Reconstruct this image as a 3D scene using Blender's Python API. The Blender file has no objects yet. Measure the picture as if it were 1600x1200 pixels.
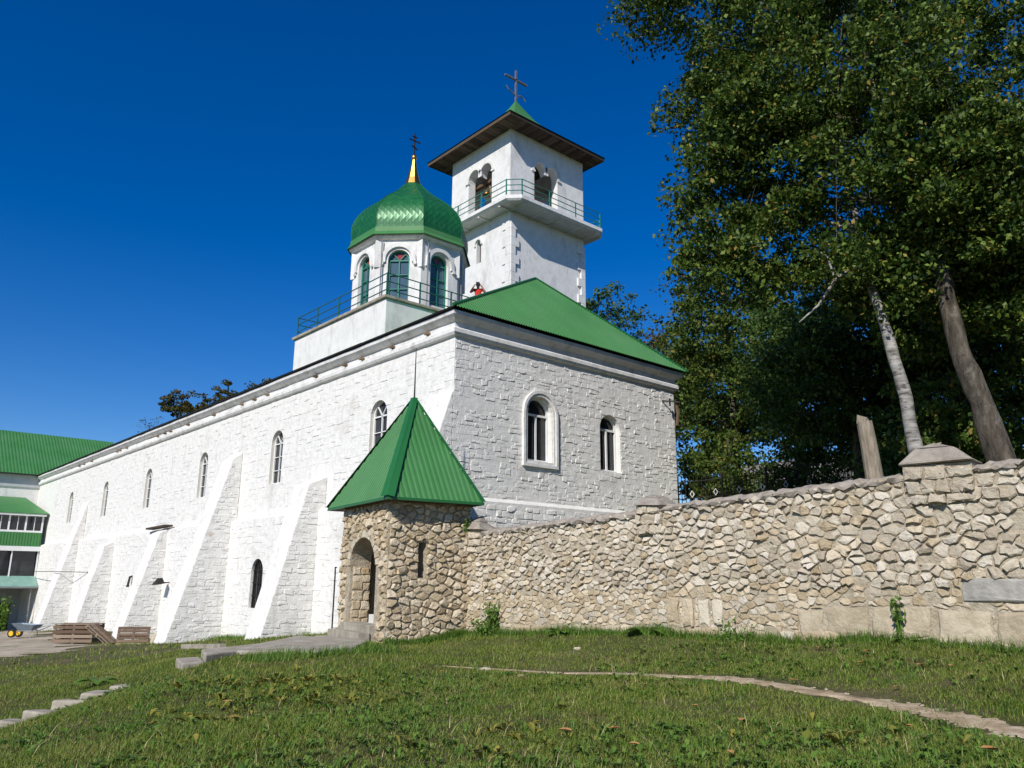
import bpy, math, random
import numpy as np
from mathutils import Vector, Matrix

# ------------------------------------------------------------------ camera, sky, sun, exposure
scn = bpy.context.scene
CAM = Vector((-14.5, -19.21, 1.6))
YAW, TILT, ROLL = math.radians(48.666), math.radians(13.959), math.radians(0.433)
F_ = Vector((math.cos(YAW)*math.cos(TILT), math.sin(YAW)*math.cos(TILT), math.sin(TILT)))
r0 = Vector((math.sin(YAW), -math.cos(YAW), 0)); u0 = r0.cross(F_)
r_ = r0*math.cos(ROLL)+u0*math.sin(ROLL); u_ = u0*math.cos(ROLL)-r0*math.sin(ROLL)
cd = bpy.data.cameras.new('camera'); cam = bpy.data.objects.new('camera', cd); scn.collection.objects.link(cam)
cd.lens = 28; cd.sensor_width = 36; cd.clip_end = 5000; cd.clip_start = 0.1
cam.matrix_world = Matrix(((r_.x, u_.x, -F_.x, CAM.x), (r_.y, u_.y, -F_.y, CAM.y), (r_.z, u_.z, -F_.z, CAM.z), (0, 0, 0, 1)))
scn.camera = cam
SUN_AZ, SUN_EL = math.radians(206), math.radians(36)
wd = bpy.data.worlds.new('World'); scn.world = wd; wd.use_nodes = True
wn = wd.node_tree; wn.nodes.clear()
sky = wn.nodes.new('ShaderNodeTexSky'); sky.sky_type = 'NISHITA'; sky.sun_disc = False
sky.sun_elevation = SUN_EL; sky.sun_rotation = math.pi/2-SUN_AZ
sky.altitude = 500; sky.air_density = 1.0; sky.dust_density = 0.0; sky.ozone_density = 4.0
hs = wn.nodes.new('ShaderNodeHueSaturation'); hs.inputs['Saturation'].default_value = 1.40; hs.inputs['Value'].default_value = 1.0
hs.inputs['Hue'].default_value = 0.514
bg = wn.nodes.new('ShaderNodeBackground'); bg.inputs['Strength'].default_value = 0.112
wo = wn.nodes.new('ShaderNodeOutputWorld')
wn.links.new(sky.outputs[0], hs.inputs['Color']); wn.links.new(hs.outputs[0], bg.inputs['Color']); wn.links.new(bg.outputs[0], wo.inputs[0])
sl = bpy.data.lights.new('sun', 'SUN'); sl.energy = 4.9; sl.angle = math.radians(0.5); sl.color = (1.0, 0.95, 0.87)
so = bpy.data.objects.new('sun', sl); scn.collection.objects.link(so)
sd = Vector((math.cos(SUN_AZ)*math.cos(SUN_EL), math.sin(SUN_AZ)*math.cos(SUN_EL), math.sin(SUN_EL)))
so.rotation_euler = sd.to_track_quat('Z', 'Y').to_euler(); so.location = (-30, -30, 40)
vs = scn.view_settings; vs.view_transform = 'Standard'; vs.look = 'None'; vs.exposure = 0.0; vs.gamma = 1.0; vs.use_curve_mapping = False

rng = random.Random(7); nr = np.random.default_rng(11)
COL = scn.collection

# ------------------------------------------------------------------ helpers
class MB:
    def __init__(s): s.v = []; s.f = []
    def add(s, pts, faces):
        n = len(s.v); s.v.extend([tuple(p) for p in pts]); s.f.extend([tuple(i+n for i in f) for f in faces])
    def poly(s, *pts): s.add(pts, [tuple(range(len(pts)))])
    def box(s, a, b, fr=None):
        (x0, y0, z0), (x1, y1, z1) = a, b
        P = [(x0,y0,z0),(x1,y0,z0),(x1,y1,z0),(x0,y1,z0),(x0,y0,z1),(x1,y0,z1),(x1,y1,z1),(x0,y1,z1)]
        if fr: P = [fr(*p) for p in P]
        s.add(P, [(0,3,2,1),(4,5,6,7),(0,1,5,4),(1,2,6,5),(2,3,7,6),(3,0,4,7)])
    def prism(s, lo, hi):
        n = len(lo); s.add(list(lo)+list(hi), [tuple(range(n))[::-1], tuple(range(n, 2*n))]+[(i, (i+1) % n, n+(i+1) % n, n+i) for i in range(n)])
    def bar(s, p, q, w, h=None, up=(0, 0, 1)):
        p, q = Vector(p), Vector(q); h = h or w; d = (q-p).normalized(); up = Vector(up)
        if abs(d.dot(up)) > .95: up = Vector((1, 0, 0))
        a = d.cross(up).normalized()*w/2; b = a.cross(d).normalized()*h/2
        s.prism([p+a+b, p-a+b, p-a-b, p+a-b], [q+a+b, q-a+b, q-a-b, q+a-b])
    def tube(s, pts, rad, n=8, caps=True):
        pts = [Vector(p) for p in pts]; m = len(pts)
        if not hasattr(rad, '__len__'): rad = [rad]*m
        base = len(s.v); a = None
        for i, p in enumerate(pts):
            d = (pts[min(i+1, m-1)]-pts[max(i-1, 0)]).normalized()
            if a is None:
                a = d.cross(Vector((0, 0, 1)) if abs(d.z) < .9 else Vector((1, 0, 0))).normalized()
            a = (a-d*a.dot(d)).normalized(); b = d.cross(a)
            for k in range(n):
                t = 2*math.pi*k/n; s.v.append(tuple(p+(a*math.cos(t)+b*math.sin(t))*rad[i]))
        for i in range(m-1):
            for k in range(n):
                k2 = (k+1) % n; s.f.append((base+i*n+k, base+i*n+k2, base+(i+1)*n+k2, base+(i+1)*n+k))
        if caps: s.f.append(tuple(base+k for k in range(n))[::-1]); s.f.append(tuple(base+(m-1)*n+k for k in range(n)))
    def lathe(s, c, prof, n=16, rot=0):
        base = len(s.v); c = Vector(c)
        for (r, z) in prof:
            for k in range(n):
                t = rot+2*math.pi*k/n; s.v.append((c.x+r*math.cos(t), c.y+r*math.sin(t), c.z+z))
        for i in range(len(prof)-1):
            for k in range(n):
                k2 = (k+1) % n; s.f.append((base+i*n+k, base+i*n+k2, base+(i+1)*n+k2, base+(i+1)*n+k))
    def build(s, name, mat, parent=None, smooth=False, bevel=0):
        B = base_of(parent); me = bpy.data.meshes.new(name)
        me.from_pydata([(x-B[0], y-B[1], z-B[2]) for x, y, z in s.v], [], s.f)
        if isinstance(mat, str): mat = M[mat]
        me.materials.append(mat)
        if smooth: me.polygons.foreach_set('use_smooth', [True]*len(me.polygons))
        o = bpy.data.objects.new(name, me); COL.objects.link(o)
        if parent: o.parent = parent; BASE[o] = B
        else: BASE[o] = (0, 0, 0)
        if bevel:
            b = o.modifiers.new('bevel', 'BEVEL'); b.width = bevel; b.segments = 2; b.limit_method = 'ANGLE'
        return o
BASE = {}
def base_of(p): return BASE[p] if p else (0, 0, 0)
def tag(o, label=None, cat=None, group=None, kind=None):
    for k, v in (('label', label), ('category', cat), ('group', group), ('kind', kind)):
        if v: o[k] = v
    return o
def thing(name, loc, label, cat, group=None):
    o = bpy.data.objects.new(name, None); COL.objects.link(o); o.location = loc; o.empty_display_size = .3
    BASE[o] = tuple(loc); return tag(o, label, cat, group)
def piece(name, verts, faces, mat, parent):
    c = np.mean(verts, axis=0); B = base_of(parent)
    me = bpy.data.meshes.new(name); me.from_pydata([tuple(np.array(p)-c) for p in verts], [], faces); me.materials.append(M[mat])
    o = bpy.data.objects.new(name, me); COL.objects.link(o)
    if parent: o.parent = parent
    o.location = (c[0]-B[0], c[1]-B[1], c[2]-B[2]); return o
def split_pieces(items, limit=300):
    """items: (name, verts, faces, mat, parent). The largest in view become objects, the rest one part per host."""
    sc = []
    for i, it in enumerate(items):
        v = np.array(it[1]); e = v.max(0)-v.min(0); d = np.linalg.norm(v.mean(0)-np.array(CAM))
        sc.append((-(np.sort(e)[1]*np.sort(e)[2])/d**2, i))
    sc.sort(); rest = {}
    for k, (s_, i) in enumerate(sc):
        it = items[i]
        if k < limit: piece(*it)
        else: rest.setdefault((it[0], it[3], it[4]), MB()).add(it[1], it[2])
    for (n, m, p), mb in rest.items():
        tag(mb.build(n+'_masonry' if 'shingle' not in n else 'shingle_cover', m, p), kind='stuff')
class Fr:
    def __init__(s, o, ex, ey, ez=(0, 0, 1)): s.o, s.x, s.y, s.z = Vector(o), Vector(ex), Vector(ey), Vector(ez)
    def __call__(s, a, b, c): return s.o+s.x*a+s.y*b+s.z*c
def rawmesh(name, verts, polys_n, mat, parent=None, smooth=False):
    """fast mesh: verts (N,3); every face has polys_n consecutive vertices, or polys_n is an index array (M,k)"""
    B = np.array(base_of(parent)); verts = (np.asarray(verts, float)-B).astype(np.float32)
    idx = np.arange(len(verts)).reshape(-1, polys_n) if isinstance(polys_n, int) else np.asarray(polys_n)
    me = bpy.data.meshes.new(name); me.vertices.add(len(verts)); me.vertices.foreach_set('co', verts.ravel())
    me.loops.add(idx.size); me.loops.foreach_set('vertex_index', idx.ravel().astype(np.int32))
    me.polygons.add(len(idx)); me.polygons.foreach_set('loop_start', (np.arange(len(idx))*idx.shape[1]).astype(np.int32))
    me.polygons.foreach_set('loop_total', np.full(len(idx), idx.shape[1], np.int32))
    if smooth: me.polygons.foreach_set('use_smooth', np.ones(len(idx), bool))
    me.update(calc_edges=True); me.validate(); me.materials.append(M[mat])
    o = bpy.data.objects.new(name, me); COL.objects.link(o)
    if parent: o.parent = parent; BASE[o] = tuple(B)
    else: BASE[o] = (0, 0, 0)
    return o

# ------------------------------------------------------------------ materials
M = {}
def mat(name, stops, scale=2.0, detail=6, rough=.85, bump=.3, bscale=None, bdist=.02, island=0.0, metallic=0, spec=.3, stretch=None,
        stain=None, coat=0, transl=None, islramp=None, objvar=0.0, bdetail=8):
    m = bpy.data.materials.new(name); m.use_nodes = True; t = m.node_tree; N = t.nodes; L = t.links
    p = N['Principled BSDF']; p.inputs['Roughness'].default_value = rough; p.inputs['Metallic'].default_value = metallic
    p.inputs['Specular IOR Level'].default_value = spec; p.inputs['Coat Weight'].default_value = coat
    g = N.new('ShaderNodeNewGeometry'); vec = g.outputs['Position']
    if stretch:
        mp = N.new('ShaderNodeMapping'); mp.inputs['Scale'].default_value = stretch; L.new(vec, mp.inputs['Vector']); vec = mp.outputs[0]
    nz = N.new('ShaderNodeTexNoise'); nz.inputs['Scale'].default_value = scale; nz.inputs['Detail'].default_value = detail
    nz.inputs['Roughness'].default_value = .62; L.new(vec, nz.inputs['Vector'])
    rp = N.new('ShaderNodeValToRGB'); e = rp.color_ramp.elements
    n = len(stops); lo, hi = .3, .7
    while len(e) < n: e.new(.5)
    for i, c in enumerate(stops): e[i].position = lo+(hi-lo)*i/max(1, n-1); e[i].color = (*c, 1)
    fac = nz.outputs['Fac']
    if island or islramp:
        oi = N.new('ShaderNodeObjectInfo'); ad = N.new('ShaderNodeMath'); ad.operation = 'ADD'
        L.new(g.outputs['Random Per Island'], ad.inputs[0]); L.new(oi.outputs['Random'], ad.inputs[1])
        fr = N.new('ShaderNodeMath'); fr.operation = 'FRACT'; L.new(ad.outputs[0], fr.inputs[0])
        if not islramp:
            mx = N.new('ShaderNodeMix'); mx.data_type = 'FLOAT'; mx.inputs['Factor'].default_value = island
            L.new(nz.outputs['Fac'], mx.inputs['A']); L.new(fr.outputs[0], mx.inputs['B']); fac = mx.outputs['Result']
    L.new(fac, rp.inputs[0]); col = rp.outputs[0]
    if islramp:
        r2 = N.new('ShaderNodeValToRGB'); e2 = r2.color_ramp.elements; r2.color_ramp.interpolation = 'LINEAR'
        while len(e2) < len(islramp): e2.new(.5)
        for i, (pp, c) in enumerate(islramp): e2[i].position = pp; e2[i].color = (*c, 1)
        L.new(fr.outputs[0], r2.inputs[0])
        mm = N.new('ShaderNodeMix'); mm.data_type = 'RGBA'; mm.inputs['Factor'].default_value = island or .6
        L.new(col, mm.inputs['A']); L.new(r2.outputs[0], mm.inputs['B']); col = mm.outputs['Result']
    if stain:
        for (sc, lo2, hi2, c, amt, st) in stain:
            n2 = N.new('ShaderNodeTexNoise'); n2.inputs['Scale'].default_value = sc; n2.inputs['Detail'].default_value = 7; n2.inputs['Roughness'].default_value = .65
            mp2 = N.new('ShaderNodeMapping'); mp2.inputs['Scale'].default_value = st; mp2.inputs['Location'].default_value = (sc*7, 3, 1)
            L.new(g.outputs['Position'], mp2.inputs['Vector']); L.new(mp2.outputs[0], n2.inputs['Vector'])
            mr = N.new('ShaderNodeMapRange'); mr.inputs['From Min'].default_value = lo2; mr.inputs['From Max'].default_value = hi2
            mr.inputs['To Max'].default_value = amt; L.new(n2.outputs['Fac'], mr.inputs['Value'])
            mm = N.new('ShaderNodeMix'); mm.data_type = 'RGBA'; L.new(mr.outputs[0], mm.inputs['Factor'])
            L.new(col, mm.inputs['A']); mm.inputs['B'].default_value = (*c, 1); col = mm.outputs['Result']
    L.new(col, p.inputs['Base Color'])
    if bump:
        nb = N.new('ShaderNodeTexNoise'); nb.inputs['Scale'].default_value = bscale or scale*6; nb.inputs['Detail'].default_value = bdetail
        nb.inputs['Roughness'].default_value = .65; L.new(vec, nb.inputs['Vector'])
        b = N.new('ShaderNodeBump'); b.inputs['Strength'].default_value = bump; b.inputs['Distance'].default_value = bdist
        L.new(nb.outputs['Fac'], b.inputs['Height']); L.new(b.outputs[0], p.inputs['Normal'])
    if transl:
        tr = N.new('ShaderNodeBsdfTranslucent'); L.new(col, tr.inputs['Color']); ms = N.new('ShaderNodeMixShader'); ms.inputs[0].default_value = transl
        L.new(p.outputs[0], ms.inputs[1]); L.new(tr.outputs[0], ms.inputs[2]); L.new(ms.outputs[0], N['Material Output'].inputs['Surface'])
    M[name] = m; return m
one = (1, 1, 1)
mat('whitewash', [(.64,.625,.59), (.75,.735,.70), (.80,.785,.75)], scale=4, rough=.9, bump=.6, bscale=7, bdist=.035, spec=.15,
    stain=[(.7, .57, .72, (.50,.47,.42), .5, one), (1.2, .66, .74, (.46,.36,.24), .65, (1,1,1.6)), (5, .60, .74, (.45,.43,.40), .45, one), (2.2, .60, .74, (.40,.385,.36), .5, (1,1,.13))])
mat('plaster', [(.64,.63,.61), (.72,.71,.69), (.77,.76,.74)], scale=2.2, rough=.85, bump=.35, bscale=5, bdist=.02, spec=.15,
    stain=[(1.1, .54, .70, (.42,.41,.39), .6, (1,1,.4)), (6, .58, .72, (.33,.31,.28), .5, (1,1,.3))])
mat('cornice', [(.58,.56,.52), (.72,.71,.69), (.78,.77,.75)], scale=2.5, rough=.9, bump=.5, bscale=8, bdist=.03,
    stain=[(1.8, .56, .70, (.34,.31,.27), .55, one), (7, .62, .72, (.18,.12,.07), .55, one)])
mat('reveal', [(.62,.58,.48), (.70,.68,.62)], scale=3, bump=.4, bscale=14)
mat('green_roof', [(.045,.170,.050), (.054,.195,.060), (.066,.215,.072)], scale=.8, rough=.5, bump=.05, bscale=3, spec=.2,
    stain=[(2.5, .56, .75, (.08,.17,.08), .4, (1,1,.5)), (.5, .45, .7, (.085,.215,.09), .6, one)])
mat('green_cap', [(.016,.115,.030), (.022,.14,.038)], scale=1.2, rough=.33, bump=.04, bscale=4, spec=.5)
mat('dome_green', [(.010,.115,.030), (.016,.145,.040)], scale=1.5, rough=.40, bump=.04, bscale=6, spec=.5, island=.6, metallic=.15)
mat('teal_paint', [(.015,.17,.12), (.03,.22,.16)], scale=6, rough=.5, bump=.1)
mat('dark_rail', [(.02,.10,.09), (.03,.13,.11)], scale=6, rough=.5, bump=.1)
mat('gold', [(.52,.29,.07), (.64,.38,.11)], scale=5, rough=.36, metallic=1.0, bump=.08, bscale=12)
mat('iron', [(.03,.028,.026), (.06,.052,.046)], scale=12, rough=.6, metallic=.6, bump=.2)
mat('grey_metal', [(.22,.22,.23), (.36,.36,.37)], scale=9, rough=.45, metallic=.7, bump=.1)
mat('bronze', [(.30,.19,.08), (.42,.28,.12)], scale=6, rough=.35, metallic=.9, bump=.1)
mat('old_wood', [(.10,.065,.04), (.17,.12,.075), (.23,.17,.11)], scale=4, rough=.85, bump=.5, bscale=14, stretch=(3,3,1), island=.5)
mat('dark_wood', [(.045,.030,.020), (.085,.058,.040), (.12,.085,.06)], scale=5, rough=.85, bump=.4, bscale=16, island=.5)
mat('white_frame', [(.72,.72,.70), (.80,.80,.79)], scale=4, rough=.45, bump=.05, spec=.4)
mat('stone', [(.40,.315,.20), (.54,.44,.30), (.65,.56,.42)], scale=6, rough=.93, bump=1.0, bscale=13, bdist=.05, island=.38, spec=.12,
    stain=[(2.2, .62, .74, (.52,.30,.12), .55, one), (9, .60, .72, (.22,.19,.15), .55, one), (1.6, .60, .72, (.33,.33,.31), .5, one)])
mat('wall_stone', [(.42,.355,.265), (.55,.48,.37), (.66,.595,.49)], scale=7, rough=.93, bump=1.0, bscale=13, bdist=.05, island=.42, spec=.12,
    stain=[(2.0, .63, .73, (.50,.31,.14), .55, one), (9, .60, .72, (.22,.19,.16), .5, one), (1.3, .56, .70, (.35,.345,.33), .55, one)])
mat('pale_stone', [(.40,.33,.23), (.54,.465,.34), (.64,.57,.45)], scale=5, rough=.92, bump=.9, bscale=12, bdist=.045, island=.4, spec=.12,
    stain=[(3, .60, .72, (.48,.33,.17), .45, one), (10, .62, .72, (.25,.22,.18), .45, one)])
mat('grey_stone', [(.25,.235,.21), (.34,.32,.285), (.42,.395,.35)], scale=7, rough=.92, bump=.9, bscale=18, bdist=.02)
mat('mortar', [(.35,.29,.205), (.47,.405,.30), (.57,.505,.395)], scale=5, rough=.95, bump=1.0, bscale=18, bdist=.06,
    stain=[(1.0, .56, .70, (.33,.19,.09), .6, one), (7, .60, .70, (.14,.11,.08), .5, one)])
mat('coping', [(.22,.19,.16), (.31,.27,.225), (.40,.36,.30)], scale=4, rough=.95, bump=.8, bscale=14, bdist=.03, stain=[(5, .6, .7, (.12,.11,.09), .5, one)])
mat('concrete', [(.23,.20,.15), (.33,.295,.235), (.42,.385,.32)], scale=3, rough=.92, bump=.6, bscale=18, bdist=.02, stain=[(4, .6, .7, (.2,.17,.13), .5, one)])
mat('old_paint_block', [(.60,.57,.50), (.70,.68,.62)], scale=5, bump=.3)
mat('soil', [(.045,.055,.014), (.070,.072,.022), (.12,.095,.045)], scale=1.6, rough=.97, bump=.9, bscale=14, bdist=.05, stain=[(.6, .52, .68, (.17,.13,.075), .6, one)])
mat('dirt', [(.25,.18,.105), (.43,.33,.21), (.60,.50,.36)], scale=3.5, rough=.97, bump=.8, bscale=20, bdist=.03, stain=[(9, .58, .66, (.12,.10,.05), .6, one)])
mat('yard', [(.24,.20,.14), (.36,.305,.23), (.46,.40,.32)], scale=.9, rough=.97, bump=.6, bscale=10, bdist=.03, stain=[(.8, .56, .64, (.13,.13,.05), .7, one)])
mat('grass', [(.095,.150,.018), (.165,.215,.030), (.30,.25,.085)], scale=.7, rough=.6, bump=0, spec=.2, transl=.3, island=.5,
    islramp=[(0,(.045,.095,.010)), (.3,(.10,.21,.02)), (.65,(.20,.32,.04)), (.84,(.40,.37,.10)), (1,(.60,.50,.26))],
    stain=[(.9, .57, .66, (.15,.115,.05), .6, one)])
mat('weed', [(.08,.17,.022), (.15,.26,.04)], scale=3, rough=.55, bump=0, spec=.3, transl=.3, islramp=[(0,(.05,.12,.015)), (.7,(.15,.27,.04)), (1,(.26,.34,.08))])
mat('yellow_weed', [(.16,.19,.03), (.30,.28,.05)], scale=3, rough=.6, bump=0, transl=.3, islramp=[(0,(.09,.14,.02)), (.5,(.27,.26,.04)), (1,(.45,.36,.08))])
mat('straw', [(.38,.30,.15), (.55,.46,.26)], scale=5, rough=.8, bump=0)
mat('dry_leaf', [(.35,.15,.05), (.45,.26,.10)], scale=9, rough=.8, bump=.2)
def leafmat(n, a, b, c, d): mat(n, [a, b], scale=.7, rough=.55, bump=0, spec=.25, transl=.3, island=.7, islramp=[(0, a), (.42, b), (.82, c), (.94, c), (1, d)])
leafmat('leaf_linden', (.013,.034,.006), (.050,.100,.014), (.22,.30,.05), (.52,.30,.06))
leafmat('leaf_dark', (.020,.050,.010), (.050,.105,.019), (.12,.19,.036), (.17,.20,.04))
leafmat('leaf_mid', (.028,.062,.010), (.070,.122,.019), (.16,.205,.036), (.36,.21,.05))
leafmat('leaf_autumn', (.045,.055,.012), (.09,.085,.02), (.14,.11,.03), (.25,.12,.04))
mat('bark', [(.03,.025,.018), (.085,.07,.052), (.17,.148,.115)], scale=3, rough=.95, bump=1.0, bscale=10, bdist=.06, stretch=(2.5,2.5,.6), stain=[(2.5, .58, .68, (.26,.25,.21), .5, one), (5, .60, .66, (.02,.017,.013), .7, one)])
mat('birch_bark', [(.12,.11,.095), (.27,.255,.23), (.42,.40,.37)], scale=3, rough=.85, bump=.5, bscale=9, bdist=.03, stretch=(1,1,3.5), stain=[(3.2, .54, .62, (.06,.05,.045), .9, (1,1,4)), (1.2, .52, .66, (.16,.15,.11), .7, one)])
mat('dead_wood', [(.15,.12,.085), (.27,.225,.165), (.36,.31,.24)], scale=4, rough=.9, bump=.6, bscale=14, stretch=(4,4,.7))
mat('pallet_wood', [(.13,.085,.055), (.22,.155,.105), (.30,.23,.17)], scale=4, rough=.85, bump=.3, bscale=18, island=.6)
mat('house_roof', [(.17,.155,.14), (.24,.22,.20)], scale=3, rough=.9, bump=.4)
mat('grey_wall', [(.42,.43,.44), (.52,.53,.54)], scale=2, rough=.9, bump=.3)
mat('awning_teal', [(.16,.30,.25), (.24,.38,.33)], scale=2, rough=.5, bump=.1)
mat('awning_green', [(.05,.19,.05), (.07,.24,.07)], scale=2, rough=.45, bump=.1)
mat('dark_room', [(.02,.02,.02), (.045,.04,.036)], scale=2, rough=.95, bump=0)
mat('brown_door', [(.07,.03,.02), (.11,.05,.03)], scale=3, bump=.2)
mat('rubber', [(.02,.02,.02), (.03,.03,.03)], scale=9, rough=.8, bump=.2)
mat('yellow_plastic', [(.75,.42,.02), (.8,.48,.03)], scale=9, rough=.4, bump=0)
mat('barrow_blue', [(.16,.21,.26), (.24,.29,.34)], scale=7, rough=.4, bump=.1, metallic=.4)
mat('red_cloth', [(.50,.03,.02), (.62,.05,.03)], scale=6, bump=.2)
mat('skin', [(.45,.25,.17), (.52,.30,.21)], scale=6, rough=.6, bump=0)
mat('hair', [(.05,.03,.02), (.08,.05,.03)], scale=20, bump=.3)
mat('trousers', [(.05,.06,.09), (.08,.09,.12)], scale=8, bump=.2)
mat('red_glass', [(.22,.03,.03), (.30,.05,.04)], scale=5, rough=.1, bump=0, spec=.5)
mat('glass', [(.012,.014,.018), (.03,.033,.038)], scale=2.0, rough=.06, bump=.02, bscale=1.5, spec=.5)
mat('blue_glass', [(.05,.09,.12), (.09,.14,.17)], scale=1.5, rough=.08, bump=.02, bscale=1.5, spec=.6)

# ------------------------------------------------------------------ terrain
CP = np.array([(-9.7,-13.8,0.12),(-11.2,-12.2,0.07),(-8.2,-15.3,0.16),(-6.7,-16.7,0.19),(-12.6,-9.2,-0.24),(-7.2,-11.0,0.07),(-9.4,-9.1,0.05),(-5.1,-13.4,0.18),(-4.5,-16.0,0.16),(-11.1,-8.4,-0.05),(-9.6,-6.2,0.03),(-4.4,-7.8,0.08),(-7.1,-5.7,0.13),(-3.2,-11.1,0.26),(-2.4,-15.5,0.45),(-4.0,-3.4,0.15),(-4.1,-1.0,0.18),(-6.5,-2.8,0.16),(-7.6,-2.2,0.08),(-11.6,-3.9,-0.79),(-10.8,-3.0,-0.72),(-9.8,-2.3,-0.55),(-8.4,-2.0,-0.12),(-9.3,5.5,-0.93),(-7.9,5.0,-0.82),(-6.5,3.8,-0.45),(-7.6,20.0,-1.14),(-5.6,18.3,-1.08),(-2.5,19.5,-1.24),(-3.0,5.3,-0.21),(-1.8,49.5,-2.10),(-1.7,-3.4,0.37),(-1.5,-6.0,0.52),(-1.2,-8.2,0.57),(-1.0,-10.3,0.63),(-0.8,-12.1,0.67),(-0.7,-13.6,0.67),(-0.5,-14.9,0.63),
(0,8,-.33),(0,16,-.85),(0,24,-1.2),(0,33,-1.3),(0,43,-1.8),(0,57,-2.45),(-9,57,-2.45),(-20,57,-2.4),(-20,30,-1.6),(-22,5,-1.3),(-20,-5,-.9),(-25,-20,-.3),(-15,-20,0),(-15,-30,.1),(-5,-25,.3),(2,-25,.5),(4,-10,.8),(4,0,.3),(4,20,-1),(4,57,-2.4)])
def phi(r2): return np.where(r2 > 0, r2*np.log(np.maximum(r2, 1e-12))*.5, 0)
_n = len(CP); _A = np.zeros((_n+3, _n+3)); _A[:_n, :_n] = phi(((CP[:, None, :2]-CP[None, :, :2])**2).sum(-1))+np.eye(_n)*.05
_A[:_n, _n] = 1; _A[:_n, _n+1:] = CP[:, :2]; _A[_n, :_n] = 1; _A[_n+1:, :_n] = CP[:, :2].T
_w = np.linalg.solve(_A, np.r_[CP[:, 2], 0, 0, 0])
_ph = nr.uniform(0, 6.28, (14, 2)); _kk = nr.uniform(.7, 3.4, 14); _an = nr.uniform(0, 6.28, 14)
def hgt(x, y):
    x = np.asarray(x, float); y = np.asarray(y, float)
    d = (x[..., None]-CP[:, 0])**2+(y[..., None]-CP[:, 1])**2
    z = phi(d)@_w[:_n]+_w[_n]+_w[_n+1]*x+_w[_n+2]*y
    for i in range(14): z = z+.016/_kk[i]**.7*np.sin(_kk[i]*(x*math.cos(_an[i])+y*math.sin(_an[i]))+_ph[i, 0])
    return z
def H(x, y): return float(hgt(x, y))
def sheet(name, m, xs, ys, zf, keep=None):
    X, Y = np.meshgrid(xs, ys, indexing='ij'); Z = zf(X, Y); V = np.stack([X, Y, Z], -1).reshape(-1, 3); ny = len(ys)
    I, J = np.meshgrid(np.arange(len(xs)-1), np.arange(ny-1), indexing='ij'); a = (I*ny+J).ravel()
    if keep is not None: a = a[keep((X[:-1, :-1]+X[1:, 1:]).ravel()/2, (Y[:-1, :-1]+Y[1:, 1:]).ravel()/2)]
    return tag(rawmesh(name, V, np.stack([a, a+ny, a+ny+1, a+1], 1), m, smooth=True), kind='structure')
def wallX(y): return -1.75+.104*(-3.3-y)
def far_z(X, Y):
    Z = hgt(np.clip(X, -24, 5), np.clip(Y, -29, 58)); return Z
gx = np.r_[np.array([-1500, -600, -250, -120, -70, -45]), np.arange(-32, 4.01, .25), np.array([8, 14, 25])]
gy = np.r_[np.array([-1500, -500, -200, -90, -50]), np.arange(-32, 12, .25), np.arange(12, 62, 1.0), np.array([75, 100, 200, 600, 1500])]
sheet('ground', 'soil', gx, gy, far_z)
def garden_z(X, Y): return 2.62+.125*np.clip(X+1, 0, 60)-.028*np.clip(Y+4, -40, 60)+.05*np.sin(X*.9+Y*.7)
gd = sheet('garden_ground', 'soil', np.r_[np.arange(-1.6, 30, .6), np.array([36, 45, 70, 140, 400, 1500])], np.r_[np.array([-1500, -300, -100, -50]), np.arange(-40, 60, 1.), np.array([70, 100, 300, 1500])], garden_z,
      keep=lambda x, y: np.where(y > .3, x > 6, np.where(y > -3.3, x > -1.0, x > wallX(y)+.25)))
def ribbon(name, m, pts, widths, lift=.006, n=14):
    P = [Vector((*p, 0)) for p in pts]; sm = []
    for i in range(len(P)-1):
        for k in range(n):
            t = k/n; a = P[max(i-1, 0)]; b = P[i]; c = P[i+1]; d = P[min(i+2, len(P)-1)]
            q = .5*((2*b)+(c-a)*t+(2*a-5*b+4*c-d)*t*t+(3*b-a-3*c+d)*t**3)
            sm.append((q, widths[i]*(1-t)+widths[i+1]*t))
    mb = MB(); C_ = 5; vs_ = []
    for i, (q, w) in enumerate(sm):
        d = (sm[min(i+1, len(sm)-1)][0]-sm[max(i-1, 0)][0]).normalized(); s = Vector((-d.y, d.x, 0))
        for k in range(C_):
            o = (k/(C_-1)-.5)*w*(1+(rng.uniform(-.6, .5) if k in (0, C_-1) else 0)); x, y = q.x+s.x*o, q.y+s.y*o
            vs_.append((x, y, H(x, y)+lift-(.02 if k in (0, C_-1) else 0)))
    mb.add(vs_, [(i*C_+k, i*C_+k+1, (i+1)*C_+k+1, (i+1)*C_+k) for i in range(len(sm)-1) for k in range(C_-1)])
    return tag(mb.build(name, m, smooth=True), kind='structure'), sm
PATHP = [(-5.3,-6.9), (-4.55,-8.3), (-4.1,-10.0), (-3.98,-11.64), (-4.15,-13.3), (-4.33,-14.65), (-4.5,-15.5), (-4.8,-16.4), (-5.2,-18.0)]
path_o, path_s = ribbon('dirt_path', 'dirt', PATHP, [.05,.2,.3,.42,.52,.62,.68,.74,.8], .012)
YARDP = [(-14, 13.5), (-10, 14.2), (-8.0, 16), (-6.6, 20), (-6.0, 26), (-5.6, 34), (-5.4, 45), (-5.4, 56)]
yard_o, yard_s = ribbon('yard_path', 'yard', YARDP, [3.0,3.2,4.2,4.6,5,6,7,8], .03)

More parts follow.
